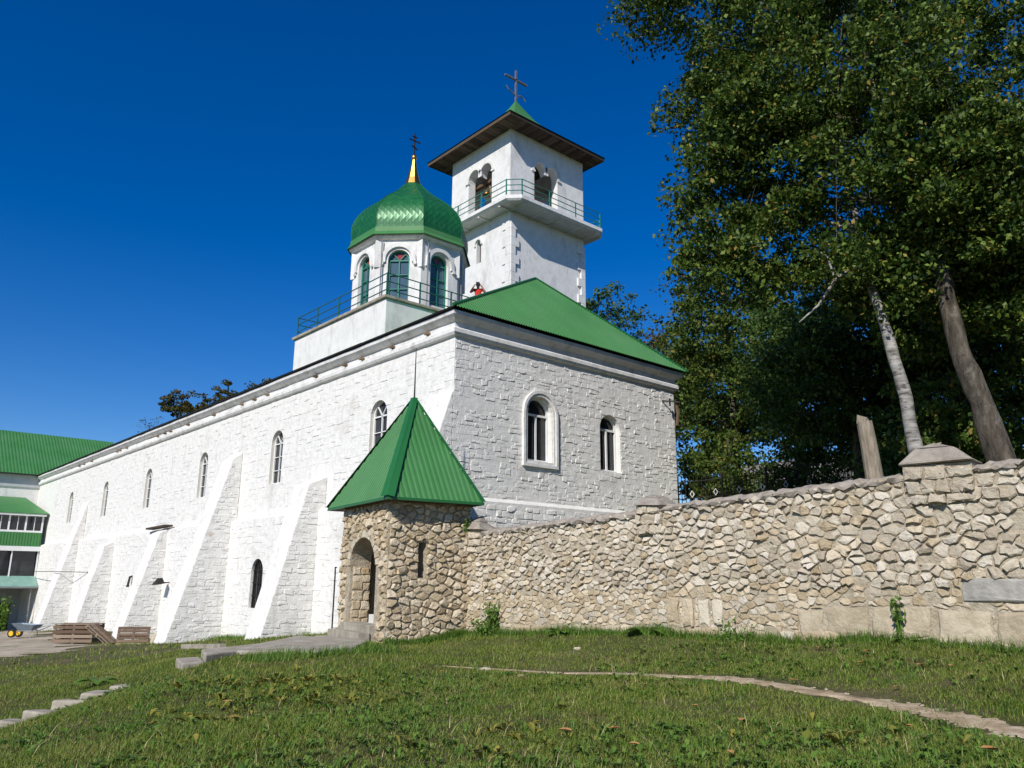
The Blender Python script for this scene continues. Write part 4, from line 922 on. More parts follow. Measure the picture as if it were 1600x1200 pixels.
for (a, b, z0, z1) in PB:
    for poly in courses(lambda w: a, lambda w: b, z0-.5, z1, R, (.14, .24), (.16, .36)):
        v, f = stone_mesh(rough_edge(poly, R, .1), frP, R.uniform(.03, .08), R, .2, .7, .03, .6); items.append(('stone', v, f, 'wall_stone', core))
split_pieces(items, 300)

# ------------------------------------------------------------------ concrete landing and bank steps
land = thing('concrete_landing', (-6.3, -2.9, H(-6.3, -2.9)), 'cracked concrete landing in front of the gatehouse steps', 'landing')
z = .20
LP = [(-5.0,-.6), (-4.35,-2.6), (-4.75,-3.35), (-5.35,-3.95), (-6.3,-4.1), (-6.75,-3.25), (-7.3,-2.5), (-8.05,-2.75), (-7.7,-1.6), (-6.4,-1.5)]
m_ = MB(); m_.prism([(x, y, -.35) for x, y in LP], [(x, y, .16+.046*(x+8)+.01*math.sin(x*2)) for x, y in LP]); m_.build('slab', 'concrete', land, bevel=.03)
m_ = MB(); m_.prism([(-8.5,-2.75,-.6), (-8.06,-2.76,-.6), (-7.75,-1.65,-.6), (-8.2,-1.55,-.6)], [(-8.5,-2.75,.02), (-8.06,-2.76,.03), (-7.75,-1.65,.03), (-8.2,-1.55,.02)]); m_.build('step', 'concrete', land, bevel=.03)
m_ = MB(); m_.bar((-7.0, -1.0, .17), (-6.9, 1.6, .0), .14, .10); tag(m_.build('kerb_strip', 'concrete', land))
SP = [(-9.4,-2.5), (-9.9,-2.7), (-10.4,-3.0), (-10.9,-3.35), (-11.35,-3.8), (-11.8,-4.3)]
SL = ('top concrete block step half buried in the grassy bank', 'second concrete block step down the grassy bank', 'third concrete block step down the grassy bank', 'fourth concrete block step down the grassy bank', 'fifth concrete block step down the grassy bank', 'lowest concrete block step at the left picture edge')
for i, (x, y) in enumerate(SP):
    m_ = MB(); a = math.radians(215+rng.uniform(-8, 8)); ex = Vector((math.cos(a), math.sin(a), 0)); ey = Vector((-ex.y, ex.x, 0)); zt = H(x, y)+.06+.02*i
    fr = Fr((x, y, 0), ex, ey); jj = lambda: rng.uniform(-.035, .035)
    lo = [fr(-.2+jj(), -.32+jj(), zt-.45), fr(.18+jj(), -.32+jj(), zt-.45), fr(.18+jj(), .32+jj(), zt-.45), fr(-.2+jj(), .32+jj(), zt-.45)]
    hi = [fr(-.2+jj(), -.32+jj(), zt+jj()), fr(.16+jj(), -.30+jj(), zt+jj()), fr(.16+jj(), .30+jj(), zt+jj()), fr(-.2+jj(), .32+jj(), zt+jj())]
    m_.prism(lo, hi); tag(m_.build('stone_step', 'concrete', bevel=.035), SL[i], 'step', 'block steps down the bank')

# ------------------------------------------------------------------ verandah house at the far left
vh = thing('verandah_house', (-5, 57, -2.4), 'white house with a green roof and glazed verandah at the far end of the church', 'house')
HX0, HX1 = -13, 6.0
m_ = MB(); m_.box((HX0, 57, -4), (HX1, 67, 10.05)); m_.build('wall', 'whitewash', vh)
m_ = MB(); m_.box((HX0, 56.9, 8.9), (-.02, 56.996, 10.0)); m_.build('wall_band', 'grey_wall', vh)
rf = MB(); q0, q1, q2, q3 = (HX0-.5, 56.5, 9.95), (HX1+.5, 56.5, 9.95), (HX1+.5, 62, 14.2), (HX0-.5, 62, 14.2); corrug(rf, q0, q1, q3, q2, .25, .03, nrm3(q0, q1, q2)); rf.poly((HX0-.5, 67.5, 9.95), (HX1+.5, 67.5, 9.95), q2, q3); roof_v = rf.build('roof', 'green_roof', vh)
m_ = MB(); m_.box((HX0-.5, 56.46, 9.85), (-.05, 56.5, 9.97)); m_.build('gutter', 'iron', roof_v)
VX0, VX1, VY = -13.0, -.32, 52.0
q0, q1, q2, q3 = (VX0, VY-.35, 6.42), (VX1+.25, VY-.35, 6.42), (VX1-.6, 56.9, 8.0), (VX0, 56.9, 8.0); m_ = MB(); m_.prism([q0, q1, q2, q3], [(x, y, z_+.06) for x, y, z_ in (q0, q1, q2, q3)]); m_.build('verandah_roof', 'awning_green', vh)
m_ = MB(); m_.box((VX0, VY-.30, 6.27), (VX1+.1, VY+.1, 6.41)); m_.build('eave_board', 'white_frame', vh)
x = VX1
pw = 1.12
i = 0
while x > VX0+1:
    m_ = MB(); m_.box((x-.12, VY-.02, 5.05), (x, VY+.08, 6.268)); m_.build('mullion', 'white_frame', vh)
    m_ = MB(); m_.box((x-pw+.02, VY+.02, 5.17), (x-.13, VY+.05, 6.2)); wv = m_.build('window', 'glass', vh)
    m_ = MB(); m_.box((x-pw*.56, VY-.01, 5.17), (x-pw*.56+.05, VY+.018, 6.2)); m_.build('sash', 'white_frame', wv)
    x -= pw; i += 1
m_ = MB(); m_.box((VX0, VY-.05, 5.02), (VX1, VY+.1, 5.168)); m_.build('sill', 'white_frame', vh)
m_ = MB(); e0, e1 = (VX0, VY-.04, 3.98), (VX1, VY-.04, 3.98); corrug(m_, e0, e1, (VX0, VY-.04, 5.018), (VX1, VY-.04, 5.018), .2, .025, (0, -1, 0.0001)); m_.build('green_cladding', 'green_roof', vh)
m_ = MB(); m_.box((VX0, VY-.12, 3.62), (VX1+.05, VY+.2, 3.97)); m_.build('floor_beam', 'white_frame', vh)
m_ = MB(); m_.box((VX0, VY+.1, 3.70), (VX1, 56.99, 3.96)); m_.build('upper_floor', 'concrete', vh)
m_ = MB(); m_.box((VX0, 56.6, -3.5), (-.3, 56.9, 3.69)); m_.build('inner_wall', 'grey_wall', vh)
x = VX1
while x > VX0+1:
    m_ = MB(); m_.bar((x-.05, VY+.05, 1.6), (x-.05, VY+.05, 3.62), .09); m_.build('post', 'white_frame', vh); x -= 1.75
m_ = MB(); m_.box((VX0, VY+.1, 1.55), (VX1, 56.6, 1.75)); m_.build('lower_floor', 'concrete', vh)
for k in range(5): m_ = MB(); m_.box((VX1-1.72-1.75*k, VY+.35, 1.76), (VX1-.12-1.75*k, VY+.38, 3.6)); m_.build('dark_window', 'glass', vh)
q0, q1, q2, q3 = (VX0, VY-1.3, .98), (VX1, VY-1.3, .98), (VX1, VY+.1, 1.72), (VX0, VY+.1, 1.72); m_ = MB(); m_.prism([q0, q1, q2, q3], [(a, b, c+.05) for a, b, c in (q0, q1, q2, q3)]); m_.build('porch_awning', 'awning_teal', vh)
m_ = MB(); m_.box((VX0, VY-1.36, .88), (VX1, VY-1.28, .975)); m_.build('awning_trim', 'grey_metal', vh)
x = VX1-.4
for k in range(5): m_ = MB(); m_.tube([(x, VY-1.1, -2.7), (x, VY-1.1, .95)], .05, 8); m_.build('porch_post', 'grey_metal', vh); x -= 2.3
for k in range(3): m_ = MB(); m_.box((-1.9-2.6*k, 56.54, -2.4), (-.9-2.6*k, 56.598, -.3)); m_.build('door', 'brown_door', vh)

# ------------------------------------------------------------------ wheelbarrow and pallets
def wheelbarrow(x, y, a, label):
    z = H(x, y)+.03; t = thing('wheelbarrow', (x, y, z), label, 'wheelbarrow'); ex = Vector((math.cos(a), math.sin(a), 0)); fr = Fr((x, y, z), ex, (-ex.y, ex.x, 0))
    m_ = MB(); lo = [fr(-.30, -.2, .34), fr(.35, -.2, .34), fr(.35, .2, .34), fr(-.30, .2, .34)]; hi = [fr(-.62, -.36, .68), fr(.60, -.34, .62), fr(.60, .34, .62), fr(-.62, .36, .68)]
    m_.add(lo+hi, [(0,1,2,3), (0,1,5,4), (1,2,6,5), (2,3,7,6), (3,0,4,7)]); m_.build('tray', 'barrow_blue', t)
    for s in (-1, 1):
        m_ = MB(); m_.tube([fr(-.62, s*.22, .2), fr(-.2, s*.24, .32), fr(.5, s*.27, .34), fr(1.0, s*.30, .55), fr(1.15, s*.30, .56)], .022, 6); m_.build('handle', 'grey_metal', t)
        m_ = MB(); m_.tube([fr(.35, s*.26, .34), fr(.42, s*.28, .0)], .02, 6); m_.build('leg', 'grey_metal', t)
        wm = MB(); c = fr(-.6, s*.25, .2); Ax = fr.y
        for nm, rr, hw_, mt in (('wheel', .20, .045, 'rubber'), ('rim', .12, .06, 'yellow_plastic')):
            m_ = MB(); ring = [Vector(c)+ex*rr*math.cos(2*math.pi*i/18)+Vector((0, 0, rr*math.sin(2*math.pi*i/18))) for i in range(18)]
            m_.prism([p-Ax*hw_ for p in ring], [p+Ax*hw_ for p in ring]); w_ = m_.build(nm, mt, t if nm == 'wheel' else w_)
    m_ = MB(); m_.tube([fr(-.6, -.3, .2), fr(-.6, .3, .2)], .018, 6); m_.build('axle', 'grey_metal', t)
wheelbarrow(-5.25, 27.4, math.radians(-48), 'grey wheelbarrow with yellow wheel rims at the foot of the farthest buttress')
def pallet_fr(t, o, ex, ey, ez, L_=1.25, W_=1.0):
    fr = Fr(o, ex, ey, ez)
    for k in range(6): m_ = MB(); a = W_*k/5*.89; m_.box((0, a, .10), (L_, a+.11, .122), fr); m_.build('deck_board', 'pallet_wood', t)
    for k in range(3):
        a = (L_-.1)*k/2; m_ = MB(); m_.box((a, 0, .023), (a+.1, W_, .098), fr); m_.build('stringer', 'pallet_wood', t)
    for k in range(3): m_ = MB(); a = W_*k/2*.89; m_.box((0, a, 0), (L_, a+.11, .021), fr); m_.build('bottom_board', 'pallet_wood', t)
def pallet(name, label, o, yaw, pitch, L_, W_, roll=0):
    ex = Vector((math.cos(yaw)*math.cos(pitch), math.sin(yaw)*math.cos(pitch), math.sin(pitch))); s = Vector((-math.sin(yaw), math.cos(yaw), 0)); n = ex.cross(s)
    ey = s*math.cos(roll)+n*math.sin(roll); ez = ex.cross(ey)
    t = thing(name, o, label, 'pallet', 'wooden pallets by the buttresses'); pallet_fr(t, o, ex, ey, ez, L_, W_)
zc = H(-4, 23)
crate = thing('wooden_crate', (-4.2, 23, zc), 'large brown slatted wooden crate lying beside the white buttresses', 'crate')
ya = math.radians(-38); ex = Vector((math.cos(ya), math.sin(ya), 0)); ey = Vector((-ex.y, ex.x, 0)); fr = Fr((-5.0, 23.25, zc), ex, ey)
for s_ in (0, 1):
    for k in range(4): m_ = MB(); m_.box((0, s_*1.2, .05+.2*k), (1.75, s_*1.2+.025, .19+.2*k), fr); m_.build('slat', 'pallet_wood', crate)
    for k in range(3): m_ = MB(); m_.box((.02+.82*k, s_*1.2-.072 if s_ else .027, 0), (.10+.82*k, s_*1.2-.002 if s_ else .1, .83), fr); m_.build('upright', 'pallet_wood', crate)
for k in range(4): m_ = MB(); m_.box((-.028, .0, .05+.2*k), (-.003, 1.22, .19+.2*k), fr); m_.build('slat', 'pallet_wood', crate)
for k in range(6): m_ = MB(); m_.box((-.02, .21*k, .835), (1.78, .21*k+.17, .86), fr); m_.build('top_board', 'pallet_wood', crate)
o_ = fr(1.85, .0, .0)
pallet('wooden_pallet', 'brown pallet leaning on the end of the slatted crate', tuple(fr(2.9, 0, .0)), ya+math.pi, math.radians(38), 1.3, 1.15)
pallet('wooden_pallet', 'brown pallet standing on edge between two white buttresses', (-3.0, 20.6, H(-3, 20.6)), math.radians(-30), 0, 1.35, .8, math.radians(78))
m_ = MB(); m_.prism([(-2.0, 19.2, -1.6), (-1.4, 19.0, -1.6), (-1.3, 19.5, -1.6), (-1.9, 19.8, -1.6)], [(-1.9, 19.3, -.75), (-1.5, 19.1, -.7), (-1.4, 19.45, -.72), (-1.8, 19.65, -.8)]); tag(m_.build('pale_rock', 'pale_stone', bevel=.06), 'pale block of stone beside the standing pallet', 'rock')

# ------------------------------------------------------------------ iron fence and house behind the church
fence = thing('iron_fence', (12.5, -.8, 4.3), 'black iron fence with white ornaments at the right corner of the church', 'fence')
fa, fb = Vector((11.3, .15, 0)), Vector((16.5, -4.6, 0)); nF = 44
for i in range(nF+1):
    q = fa+(fb-fa)*i/nF; zg = float(garden_z(q.x, q.y))+.35; m_ = MB(); m_.bar((q.x, q.y, zg), (q.x, q.y, zg+1.35), .022 if i % 11 else .07); m_.build('bar' if i % 11 else 'post', 'iron', fence)
for h_ in (.12, .55, 1.2):
    p, q = fa, fb; m_ = MB(); m_.bar((p.x, p.y, float(garden_z(p.x, p.y))+.25+h_), (q.x, q.y, float(garden_z(q.x, q.y))+.25+h_), .03); m_.build('rail', 'iron', fence)
dF = (fb-fa).normalized()
for i in range(7):
    q = fa+(fb-fa)*(i+.6)/7.6; zg = float(garden_z(q.x, q.y))+1.0; m_ = MB(); pts = [q+dF*(.08*math.cos(t_))+Vector((0, 0, zg-.05+.13*math.sin(t_)))-Vector((.03, .03, 0)) for t_ in np.linspace(0, 2*math.pi, 5)]
    m_.tube(pts, .02, 5); m_.build('ornament', 'white_frame', fence)
hb = thing('small_house', (42, 12, 6), 'grey house with a brown pitched roof behind the trees', 'house')
m_ = MB(); m_.box((38, 8, 3), (46, 17, 8.0)); m_.build('wall', 'grey_wall', hb)
m_ = MB(); m_.prism([(37.4, 7.5, 7.9), (46.6, 7.5, 7.9), (42, 7.5, 10.9)], [(37.4, 17.5, 7.9), (46.6, 17.5, 7.9), (42, 17.5, 10.9)]); m_.build('roof', 'house_roof', hb)

# ------------------------------------------------------------------ trees
def leaves(centers, sizes, R_, up=.35):
    n = len(centers); d = R_.normal(size=(n, 3)); d[:, 2] -= .25; d /= np.linalg.norm(d, axis=1)[:, None]
    nn = R_.normal(size=(n, 3)); nn[:, 2] = np.abs(nn[:, 2])+up; s = np.cross(d, nn); s /= np.linalg.norm(s, axis=1)[:, None]+1e-9
    nrm = np.cross(s, d); L = sizes[:, None]; c = centers
    return np.stack([c-d*L*.5, c+s*L*.32+nrm*L*.07, c+d*L*.5, c-s*L*.32+nrm*L*.07], 1).reshape(-1, 3)
def crown_points(ells, n_clusters, per, R_, cr, shell=.55, keep=None):
    vol = np.array([e[3]*e[4]*e[5] for e in ells])**.75; pick = R_.choice(len(ells), n_clusters, p=vol/vol.sum()); E = np.array(ells)[pick]
    d = R_.normal(size=(n_clusters, 3)); d /= np.linalg.norm(d, axis=1)[:, None]; rr = (shell+(1-shell)*R_.random(n_clusters))
    low = R_.random(n_clusters) < .3; rr[low] = R_.random(low.sum())*.8
    cc = E[:, :3]+d*rr[:, None]*E[:, 3:]
    if keep is not None: cc = cc[keep(cc)]
    rad = cr*R_.uniform(.55, 1.35, len(cc)); k = R_.integers(int(per*.5), int(per*1.5), len(cc)); idx = np.repeat(np.arange(len(cc)), k)
    g = R_.normal(size=(len(idx), 3)); g /= np.linalg.norm(g, axis=1)[:, None]; g *= (R_.random(len(idx))**.45)[:, None]; g[:, 2] *= .5
    droop = (g[:, 0]**2+g[:, 1]**2)*.25
    P = cc[idx]+g*rad[idx][:, None]; P[:, 2] -= droop*rad[idx]
    return P, cc
def tree(name, label, trunk, tr, ells, ncl, per, cr, leaf, lm, bark, seed, group=None, limbs=40, cat='tree', shell=.55, keep=None, limb_r=.5, extra=(), lowest=.25):
    R_ = np.random.default_rng(seed); t = thing(name, tuple(trunk[0]), label, cat, group)
    m_ = MB(); tp = [Vector(p) for p in trunk]; k = len(tp)
    # refine trunk with slight wiggle
    pts, rad = [], []
    for i in range(k-1):
        for s in range(4):
            f = s/4; q = tp[i].lerp(tp[i+1], f)+Vector((R_.normal(), R_.normal(), 0))*.025*(1 if i else f); pts.append(q); rad.append(tr[i]*(1-f)+tr[i+1]*f)
    pts.append(tp[-1]); rad.append(tr[-1]); rad = [q*(1+R_.normal()*.05) for q in rad]; rad[0] *= 1.3; m_.tube(pts, rad, 12); m_.build('trunk', bark, t, smooth=True)
    P, cc = crown_points(ells, ncl, per, R_, cr, shell, keep)
    br = MB(); order = R_.permutation(len(cc))[:limbs]
    for i in order:
        c = Vector(cc[i]); cand = [j for j in range(len(pts)) if pts[j].z < c.z-.2*abs(c.z-tp[0].z)*.3 and j > len(pts)*lowest] or [len(pts)-1]
        j = min(cand, key=lambda q: (pts[q]-c).length+max(0, pts[q].z-c.z+.8)*2); a = pts[j]; r0_ = rad[j]*limb_r
        mid = a.lerp(c, .5)+Vector((R_.normal()*.15, R_.normal()*.15, (c-a).length*.10)); br.tube([a, a.lerp(mid, .5)+Vector((0, 0, .05)), mid, mid.lerp(c, .55)+Vector((R_.normal()*.1, R_.normal()*.1, 0)), c], [r0_, r0_*.8, r0_*.55, r0_*.3, .008], 6, caps=False)
    for e in extra: br.tube(e[0], e[1], 7, caps=False)
    if br.v: br.build('branches', bark, t, smooth=True)
    sz = leaf*R_.uniform(.55, 1.35, len(P)); rawmesh('crown', leaves(P, sz, R_), 4, lm, t)
    return t
# big linden right of the picture
tree('linden_tree', 'big leaning broadleaf tree whose thick grey trunk stands behind the wall at the right edge',
     [(2.97,-14.0,3.4), (3.0,-13.7,5.2), (3.02,-13.4,6.4), (3.2,-13.2,8.0), (3.3,-12.9,9.5), (3.6,-12.5,11.2), (3.8,-12.0,13.4), (4.1,-11.6,15.6), (4.6,-11.4,18.0)], [.29,.23,.195,.17,.145,.12,.10,.07,.04],
     [(3.6,-11.2,13.4,3.2,3.2,4.6), (6.0,-13.6,13.0,3.4,3.2,4.8), (1.6,-9.5,14.6,1.9,1.9,2.7), (1.05,-9.15,11.3,1.2,1.2,1.3), (2.1,-9.9,9.9,1.5,1.5,1.2), (2.8,-11.6,9.2,1.7,1.6,1.2), (5.2,-13.2,9.4,2.2,2.0,1.5), (4.5,-12,18.0,4.0,4.0,2.6), (1.0,-8.9,15.9,1.3,1.3,1.4), (2.0,-13.0,11.6,1.9,1.9,2.2), (3.6,-14.6,10.6,2.0,2.0,1.9), (1.5,-10.6,12.6,1.6,1.6,2.0), (-.1,-8.3,16.6,1.2,1.2,1.3), (2.6,-13.6,9.8,1.5,1.5,1.2), (4.6,-15.2,9.0,2.0,2.0,1.5), (5.6,-14.6,7.6,1.6,1.6,1.2), (3.6,-11.9,8.2,1.3,1.3,.9), (7.5,-14.5,9.5,2.6,2.6,2.6), (1.3,-9.6,13.4,1.7,1.7,1.8), (.3,-8.8,10.0,.9,.9,1.1), (.9,-9.2,9.2,1.1,1.1,.9), (1.6,-9.8,8.7,1.3,1.3,.8), (2.3,-12.2,8.7,1.5,1.5,.8), (3.2,-13.7,9.0,1.5,1.5,.9), (5.0,-13.4,8.4,1.6,1.6,.9), (4.2,-12.8,7.4,1.6,1.4,.8), (6.0,-14.4,6.8,1.5,1.5,1.0)],
     1180, 195, .62, .12, 'leaf_linden', 'bark', 1, limbs=110, shell=.55, limb_r=.36, lowest=.5)
tree('birch_tree', 'slim pale barked birch leaning left in front of the dark trees',
     [(2.8,-12.5,3.3), (2.8,-12.3,5.5), (2.8,-12.1,6.7), (2.9,-11.8,8.3), (3.0,-11.6,9.6), (3.2,-11.3,12.2), (3.6,-11.0,14.7)], [.165,.135,.115,.10,.085,.06,.02],
     [(2.3,-10.3,12.4,1.9,1.9,2.4), (1.3,-9.2,12.9,1.0,1.0,1.6)], 110, 80, .5, .10, 'leaf_mid', 'birch_bark', 2, limbs=40,
     extra=[([(2.85,-11.85,8.0), (2.6,-11.6,8.7), (2.2,-11.3,8.3), (1.9,-11.0,7.7), (1.55,-10.7,7.3)], [.06,.05,.045,.03,.012]), ([(2.2,-11.3,8.3), (2.15,-11.2,8.9), (1.9,-11.0,9.1)], [.035,.025,.01])])
t = thing('dead_trunk', (1.6, -12.0, 3.3), 'short pale broken trunk standing behind the wall left of the birch', 'trunk')
m_ = MB(); m_.tube([(1.62,-12.02,3.1), (1.6,-12.0,3.8), (1.55,-11.98,4.4), (1.5,-11.96,4.84)], [.19,.17,.16,.15], 12); m_.build('stem', 'dead_wood', t, smooth=False)
m_ = MB(); m_.prism([(1.38,-12.05,4.8), (1.60,-12.05,4.8), (1.62,-11.86,4.8), (1.40,-11.84,4.8)], [(1.39,-12.04,4.87), (1.55,-12.0,4.93), (1.60,-11.9,4.85), (1.42,-11.86,4.99)]); m_.build('splinter', 'dead_wood', t)
def std(name, label, x, y, top, rl, rv, lm, seed, ncl, per, cr, leaf, group, zb=None, cz=None, trr=.2, limbs=30, ell=None):
    z0 = float(garden_z(x, y)) if zb is None else zb; cz = cz or top-rv
    tree(name, label, [(x, y, z0-.2), (x+.1, y, z0+(cz-z0)*.5), (x, y+.1, cz), (x, y, top-rv*.3)], [trr, trr*.8, trr*.5, .03], ell or [(x, y, cz, rl, rl, rv), (x+rl*.35, y-rl*.3, cz-rv*.35, rl*.75, rl*.75, rv*.6), (x-rl*.4, y+rl*.35, cz+rv*.1, rl*.7, rl*.7, rv*.65)], ncl, per, cr, leaf, lm, 'bark', seed, group, limbs)
G1 = 'dark trees behind the wall'
std('shade_tree', 'dark tree directly behind the birch trunk', 11.7, -7.0, 13.5, 3.2, 4.6, 'leaf_dark', 11, 260, 85, .8, .17, G1)
std('shade_tree', 'dark tree between the birch and the thick leaning trunk', 12.8, -10.2, 14.5, 3.2, 5.2, 'leaf_dark', 12, 260, 85, .8, .17, G1)
std('shade_tree', 'dark tree right of the thick leaning trunk', 12.5, -13.5, 15.0, 3.4, 5.6, 'leaf_dark', 13, 260, 85, .8, .17, G1)
std('shade_tree', 'tall dark tree left behind the pale broken trunk', 15.5, -5.2, 16.0, 3.4, 6.0, 'leaf_dark', 14, 280, 85, .85, .18, G1)
std('shade_tree', 'tallest dark tree far behind the leaning trunk', 19, -9.0, 19.0, 4.4, 7.5, 'leaf_dark', 15, 230, 70, 1.0, .25, G1)
std('shade_tree', 'dark tree far behind at the right picture edge', 19, -15.5, 18.0, 4.2, 7.0, 'leaf_dark', 16, 200, 70, 1.0, .25, G1)
std('understorey_bush', 'dark leafy bush low behind the wall by the leaning trunk', 8.5, -12.6, 6.6, 1.7, 1.7, 'leaf_mid', 17, 60, 60, .5, .16, 'bushes behind the wall', limbs=12, trr=.06)
std('understorey_bush', 'green leafy bush low behind the wall by the birch', 8.8, -9.8, 6.8, 1.6, 1.8, 'leaf_dark', 18, 60, 60, .5, .16, 'bushes behind the wall', limbs=12, trr=.06)
std('understorey_bush', 'green bush seen between the birch and the thick leaning trunk', 6.6, -11.9, 7.4, 1.5, 1.9, 'leaf_mid', 24, 80, 70, .5, .14, 'bushes behind the wall', limbs=12, trr=.06)
std('understorey_bush', 'dense green bush right behind the iron fence', 14.6, .6, 7.4, 1.5, 1.6, 'leaf_mid', 19, 70, 70, .5, .15, 'bushes behind the wall', limbs=12, trr=.06)
std('understorey_bush', 'green bush behind the far end of the iron fence', 16.8, -2.2, 7.4, 1.7, 1.7, 'leaf_dark', 20, 70, 70, .5, .15, 'bushes behind the wall', limbs=12, trr=.06)
G2 = 'trees right of the church'
std('garden_tree', 'tall yellowish green tree just right of the church roof', 19.3, 2.6, 18.6, 3.4, 6.4, 'leaf_mid', 21, 330, 66, .8, .20, G2, ell=[(19.0,2.7,14.5,3.0,3.0,3.6), (18.3,3.3,16.6,2.1,2.1,2.0), (17.4,3.6,13.2,2.0,2.0,2.4), (18.0,3.4,10.0,2.8,2.8,3.2), (20.2,1.4,11.5,2.8,2.8,4.2), (18.6,2.9,7.0,2.4,2.4,1.7)])
std('garden_tree', 'loose green tree with sky gaps right of the gable', 18.8, -1.0, 16.0, 3.0, 5.4, 'leaf_mid', 22, 230, 66, .8, .19, G2)
std('garden_tree', 'low round green tree above the iron fence', 16.6, 1.2, 8.6, 2.2, 2.0, 'leaf_mid', 23, 70, 60, .6, .17, G2, limbs=15, trr=.1)
G3 = 'trees far behind the church'
std('distant_tree', 'rusty green treetop over the lower end of the green hip roof', 26.6, 13.2, 19.0, 3.0, 4.2, 'leaf_autumn', 31, 190, 66, .9, .24, G3)
std('distant_tree', 'dark treetop at the right edge of the bell tower', 28.0, 18.4, 23.6, 2.8, 5.0, 'leaf_dark', 32, 190, 66, .9, .25, G3)
std('distant_tree', 'green treetop behind the right end of the hip roof', 25.6, 8.6, 17.2, 3.2, 4.4, 'leaf_mid', 33, 210, 66, .9, .25, G3)
G4 = 'small treetops over the long roof'
for i, (x, y, tp_, rl, rv_, lb, lm) in enumerate(((12.2, 61.2, 20.6, 1.9, 1.9, 'leftmost rusty treetop standing free above the long roof', 'leaf_autumn'), (14.3, 59.5, 20.0, 1.6, 2.0, 'middle rusty treetop above the long roof', 'leaf_autumn'), (15.6, 58.3, 22.2, 1.6, 3.0, 'tallest rusty treetop above the long roof', 'leaf_autumn'), (18.6, 55.6, 21.8, 2.2, 1.6, 'low rusty treetop next to the white terrace', 'leaf_autumn'))):
    std('hillside_tree', lb, x, y, tp_, rl, rv_, lm, 41+i, 34, 70, .62, .26, G4, zb=2, limbs=16, trr=.14)
t = tree('bare_tree', 'thin nearly leafless treetop left of the rusty treetops', [(10.9, 65, 2), (10.9, 65, 12), (10.9, 65, 17)], [.12, .08, .02], [(10.9, 65, 16.8, 1.6, 1.6, 1.2)], 34, 5, .5, .18, 'leaf_autumn', 'bark', 51, limbs=34, limb_r=.35)

# ------------------------------------------------------------------ lawn
R_ = np.random.default_rng(5)
ps = np.array([(q.x, q.y, w) for q, w in path_s]); ys_ = np.array([(q.x, q.y, w) for q, w in yard_s])
def dist_path(P, S):
    out = np.full(len(P), 9.0)
    for i in range(0, len(P), 20000):
        d = np.sqrt(((P[i:i+20000, None, :]-S[None, ::3, :2])**2).sum(-1))-S[None, ::3, 2]*.5; out[i:i+20000] = d.min(1)
    return out
def in_poly(P, poly):
    x, y = P[:, 0], P[:, 1]; r = np.zeros(len(P), bool); n = len(poly)
    for i in range(n):
        (x1, y1), (x2, y2) = poly[i], poly[(i+1) % n]; c = ((y1 > y) != (y2 > y)) & (x < (x2-x1)*(y-y1)/((y2-y1)+1e-12)+x1); r ^= c
    return r
GATEP = [tuple((AN+UL*a+UR*b)[:2]) for a, b in ((-.02, -.02), (3.1, -.02), (3.1, 2.3), (-.02, 2.3))]; STEPP = [tuple((AN+UL*a+UR*b)[:2]) for a, b in ((.3, 0), (2.7, 0), (2.7, -1.15), (.3, -1.15))]
def lawn_points(n, d0, d1, pw_, clump=0):
    t_ = R_.random(n); dep = (d0**pw_+(d1**pw_-d0**pw_)*t_)**(1/pw_); lat = R_.uniform(-.80, .78, n)*(dep+1.5)
    P = np.stack([CAM.x+r0.x*lat+math.cos(YAW)*dep, CAM.y+r0.y*lat+math.sin(YAW)*dep], 1)
    k = (P[:, 0] < np.where(P[:, 1] < -2.6, -1.82+.104*(-2.62-P[:, 1])-.03, -.3)) & (P[:, 1] < 52) & ~in_poly(P, LP) & ~in_poly(P, GATEP) & ~in_poly(P, STEPP)
    P = P[k]; dp = dist_path(P, ps); dy_ = dist_path(P, ys_); keepp = (R_.random(len(P)) < np.clip(.30+dp*2.2, .10, 1)) & (R_.random(len(P)) < np.clip(.07+dy_*1.0, 0, 1))
    P, dp = P[keepp], dp[keepp]
    if clump:
        g = patch(P, 5.3, 7.1, .7)*.5+patch(P, 12.1, 9.7, 1.9)*.5; k = R_.random(len(P)) < np.clip(.42+1.4*(g-.25), .38, 1); P, dp = P[k], dp[k]
    return P, dp
def patch(P, k1, k2, ph): return .5+.25*np.sin(P[:, 0]*k1+ph+1.7*np.sin(P[:, 1]*k2))+.25*np.sin(P[:, 1]*k1*1.3+2*ph+1.3*np.sin(P[:, 0]*k2*1.2))
def blades(P, hm, wd, bend, seg):
    n = len(P); z = hgt(P[:, 0], P[:, 1]); a = R_.uniform(0, 2*math.pi, n); h_ = hm*R_.uniform(.45, 1.35, n); w = wd*R_.uniform(.7, 1.3, n)
    dx, dy = np.cos(a), np.sin(a); b = bend*R_.uniform(.2, 1.3, n)*h_; B0 = np.stack([P[:, 0], P[:, 1], z-.01], 1); S = np.stack([-dy*w, dx*w, 0*w], 1)
    mid = B0+np.stack([dx*b*.35, dy*b*.35, h_*.6], 1); tip = B0+np.stack([dx*b, dy*b, h_], 1)
    if seg == 1: return np.stack([B0-S, B0+S, tip], 1).reshape(-1, 3)
    return np.stack([B0-S, B0+S, mid+S*.7, mid-S*.7, mid-S*.7, mid+S*.7, tip+S*.05, tip-S*.05], 1).reshape(-1, 3)
gv = []
P, dp = lawn_points(360000, 5.0, 13.5, 1.0, 1); hp = (.036+.050*patch(P, .9, 1.3, .4)**2)*np.clip(.45+dp*1.2, .45, 1); gA = blades(P, hp*1.1, .0045, 1.1, 2)
tag(rawmesh('near_grass', gA, 4, 'grass'), 'short mixed lawn grass in the foreground', 'grass', kind='stuff')
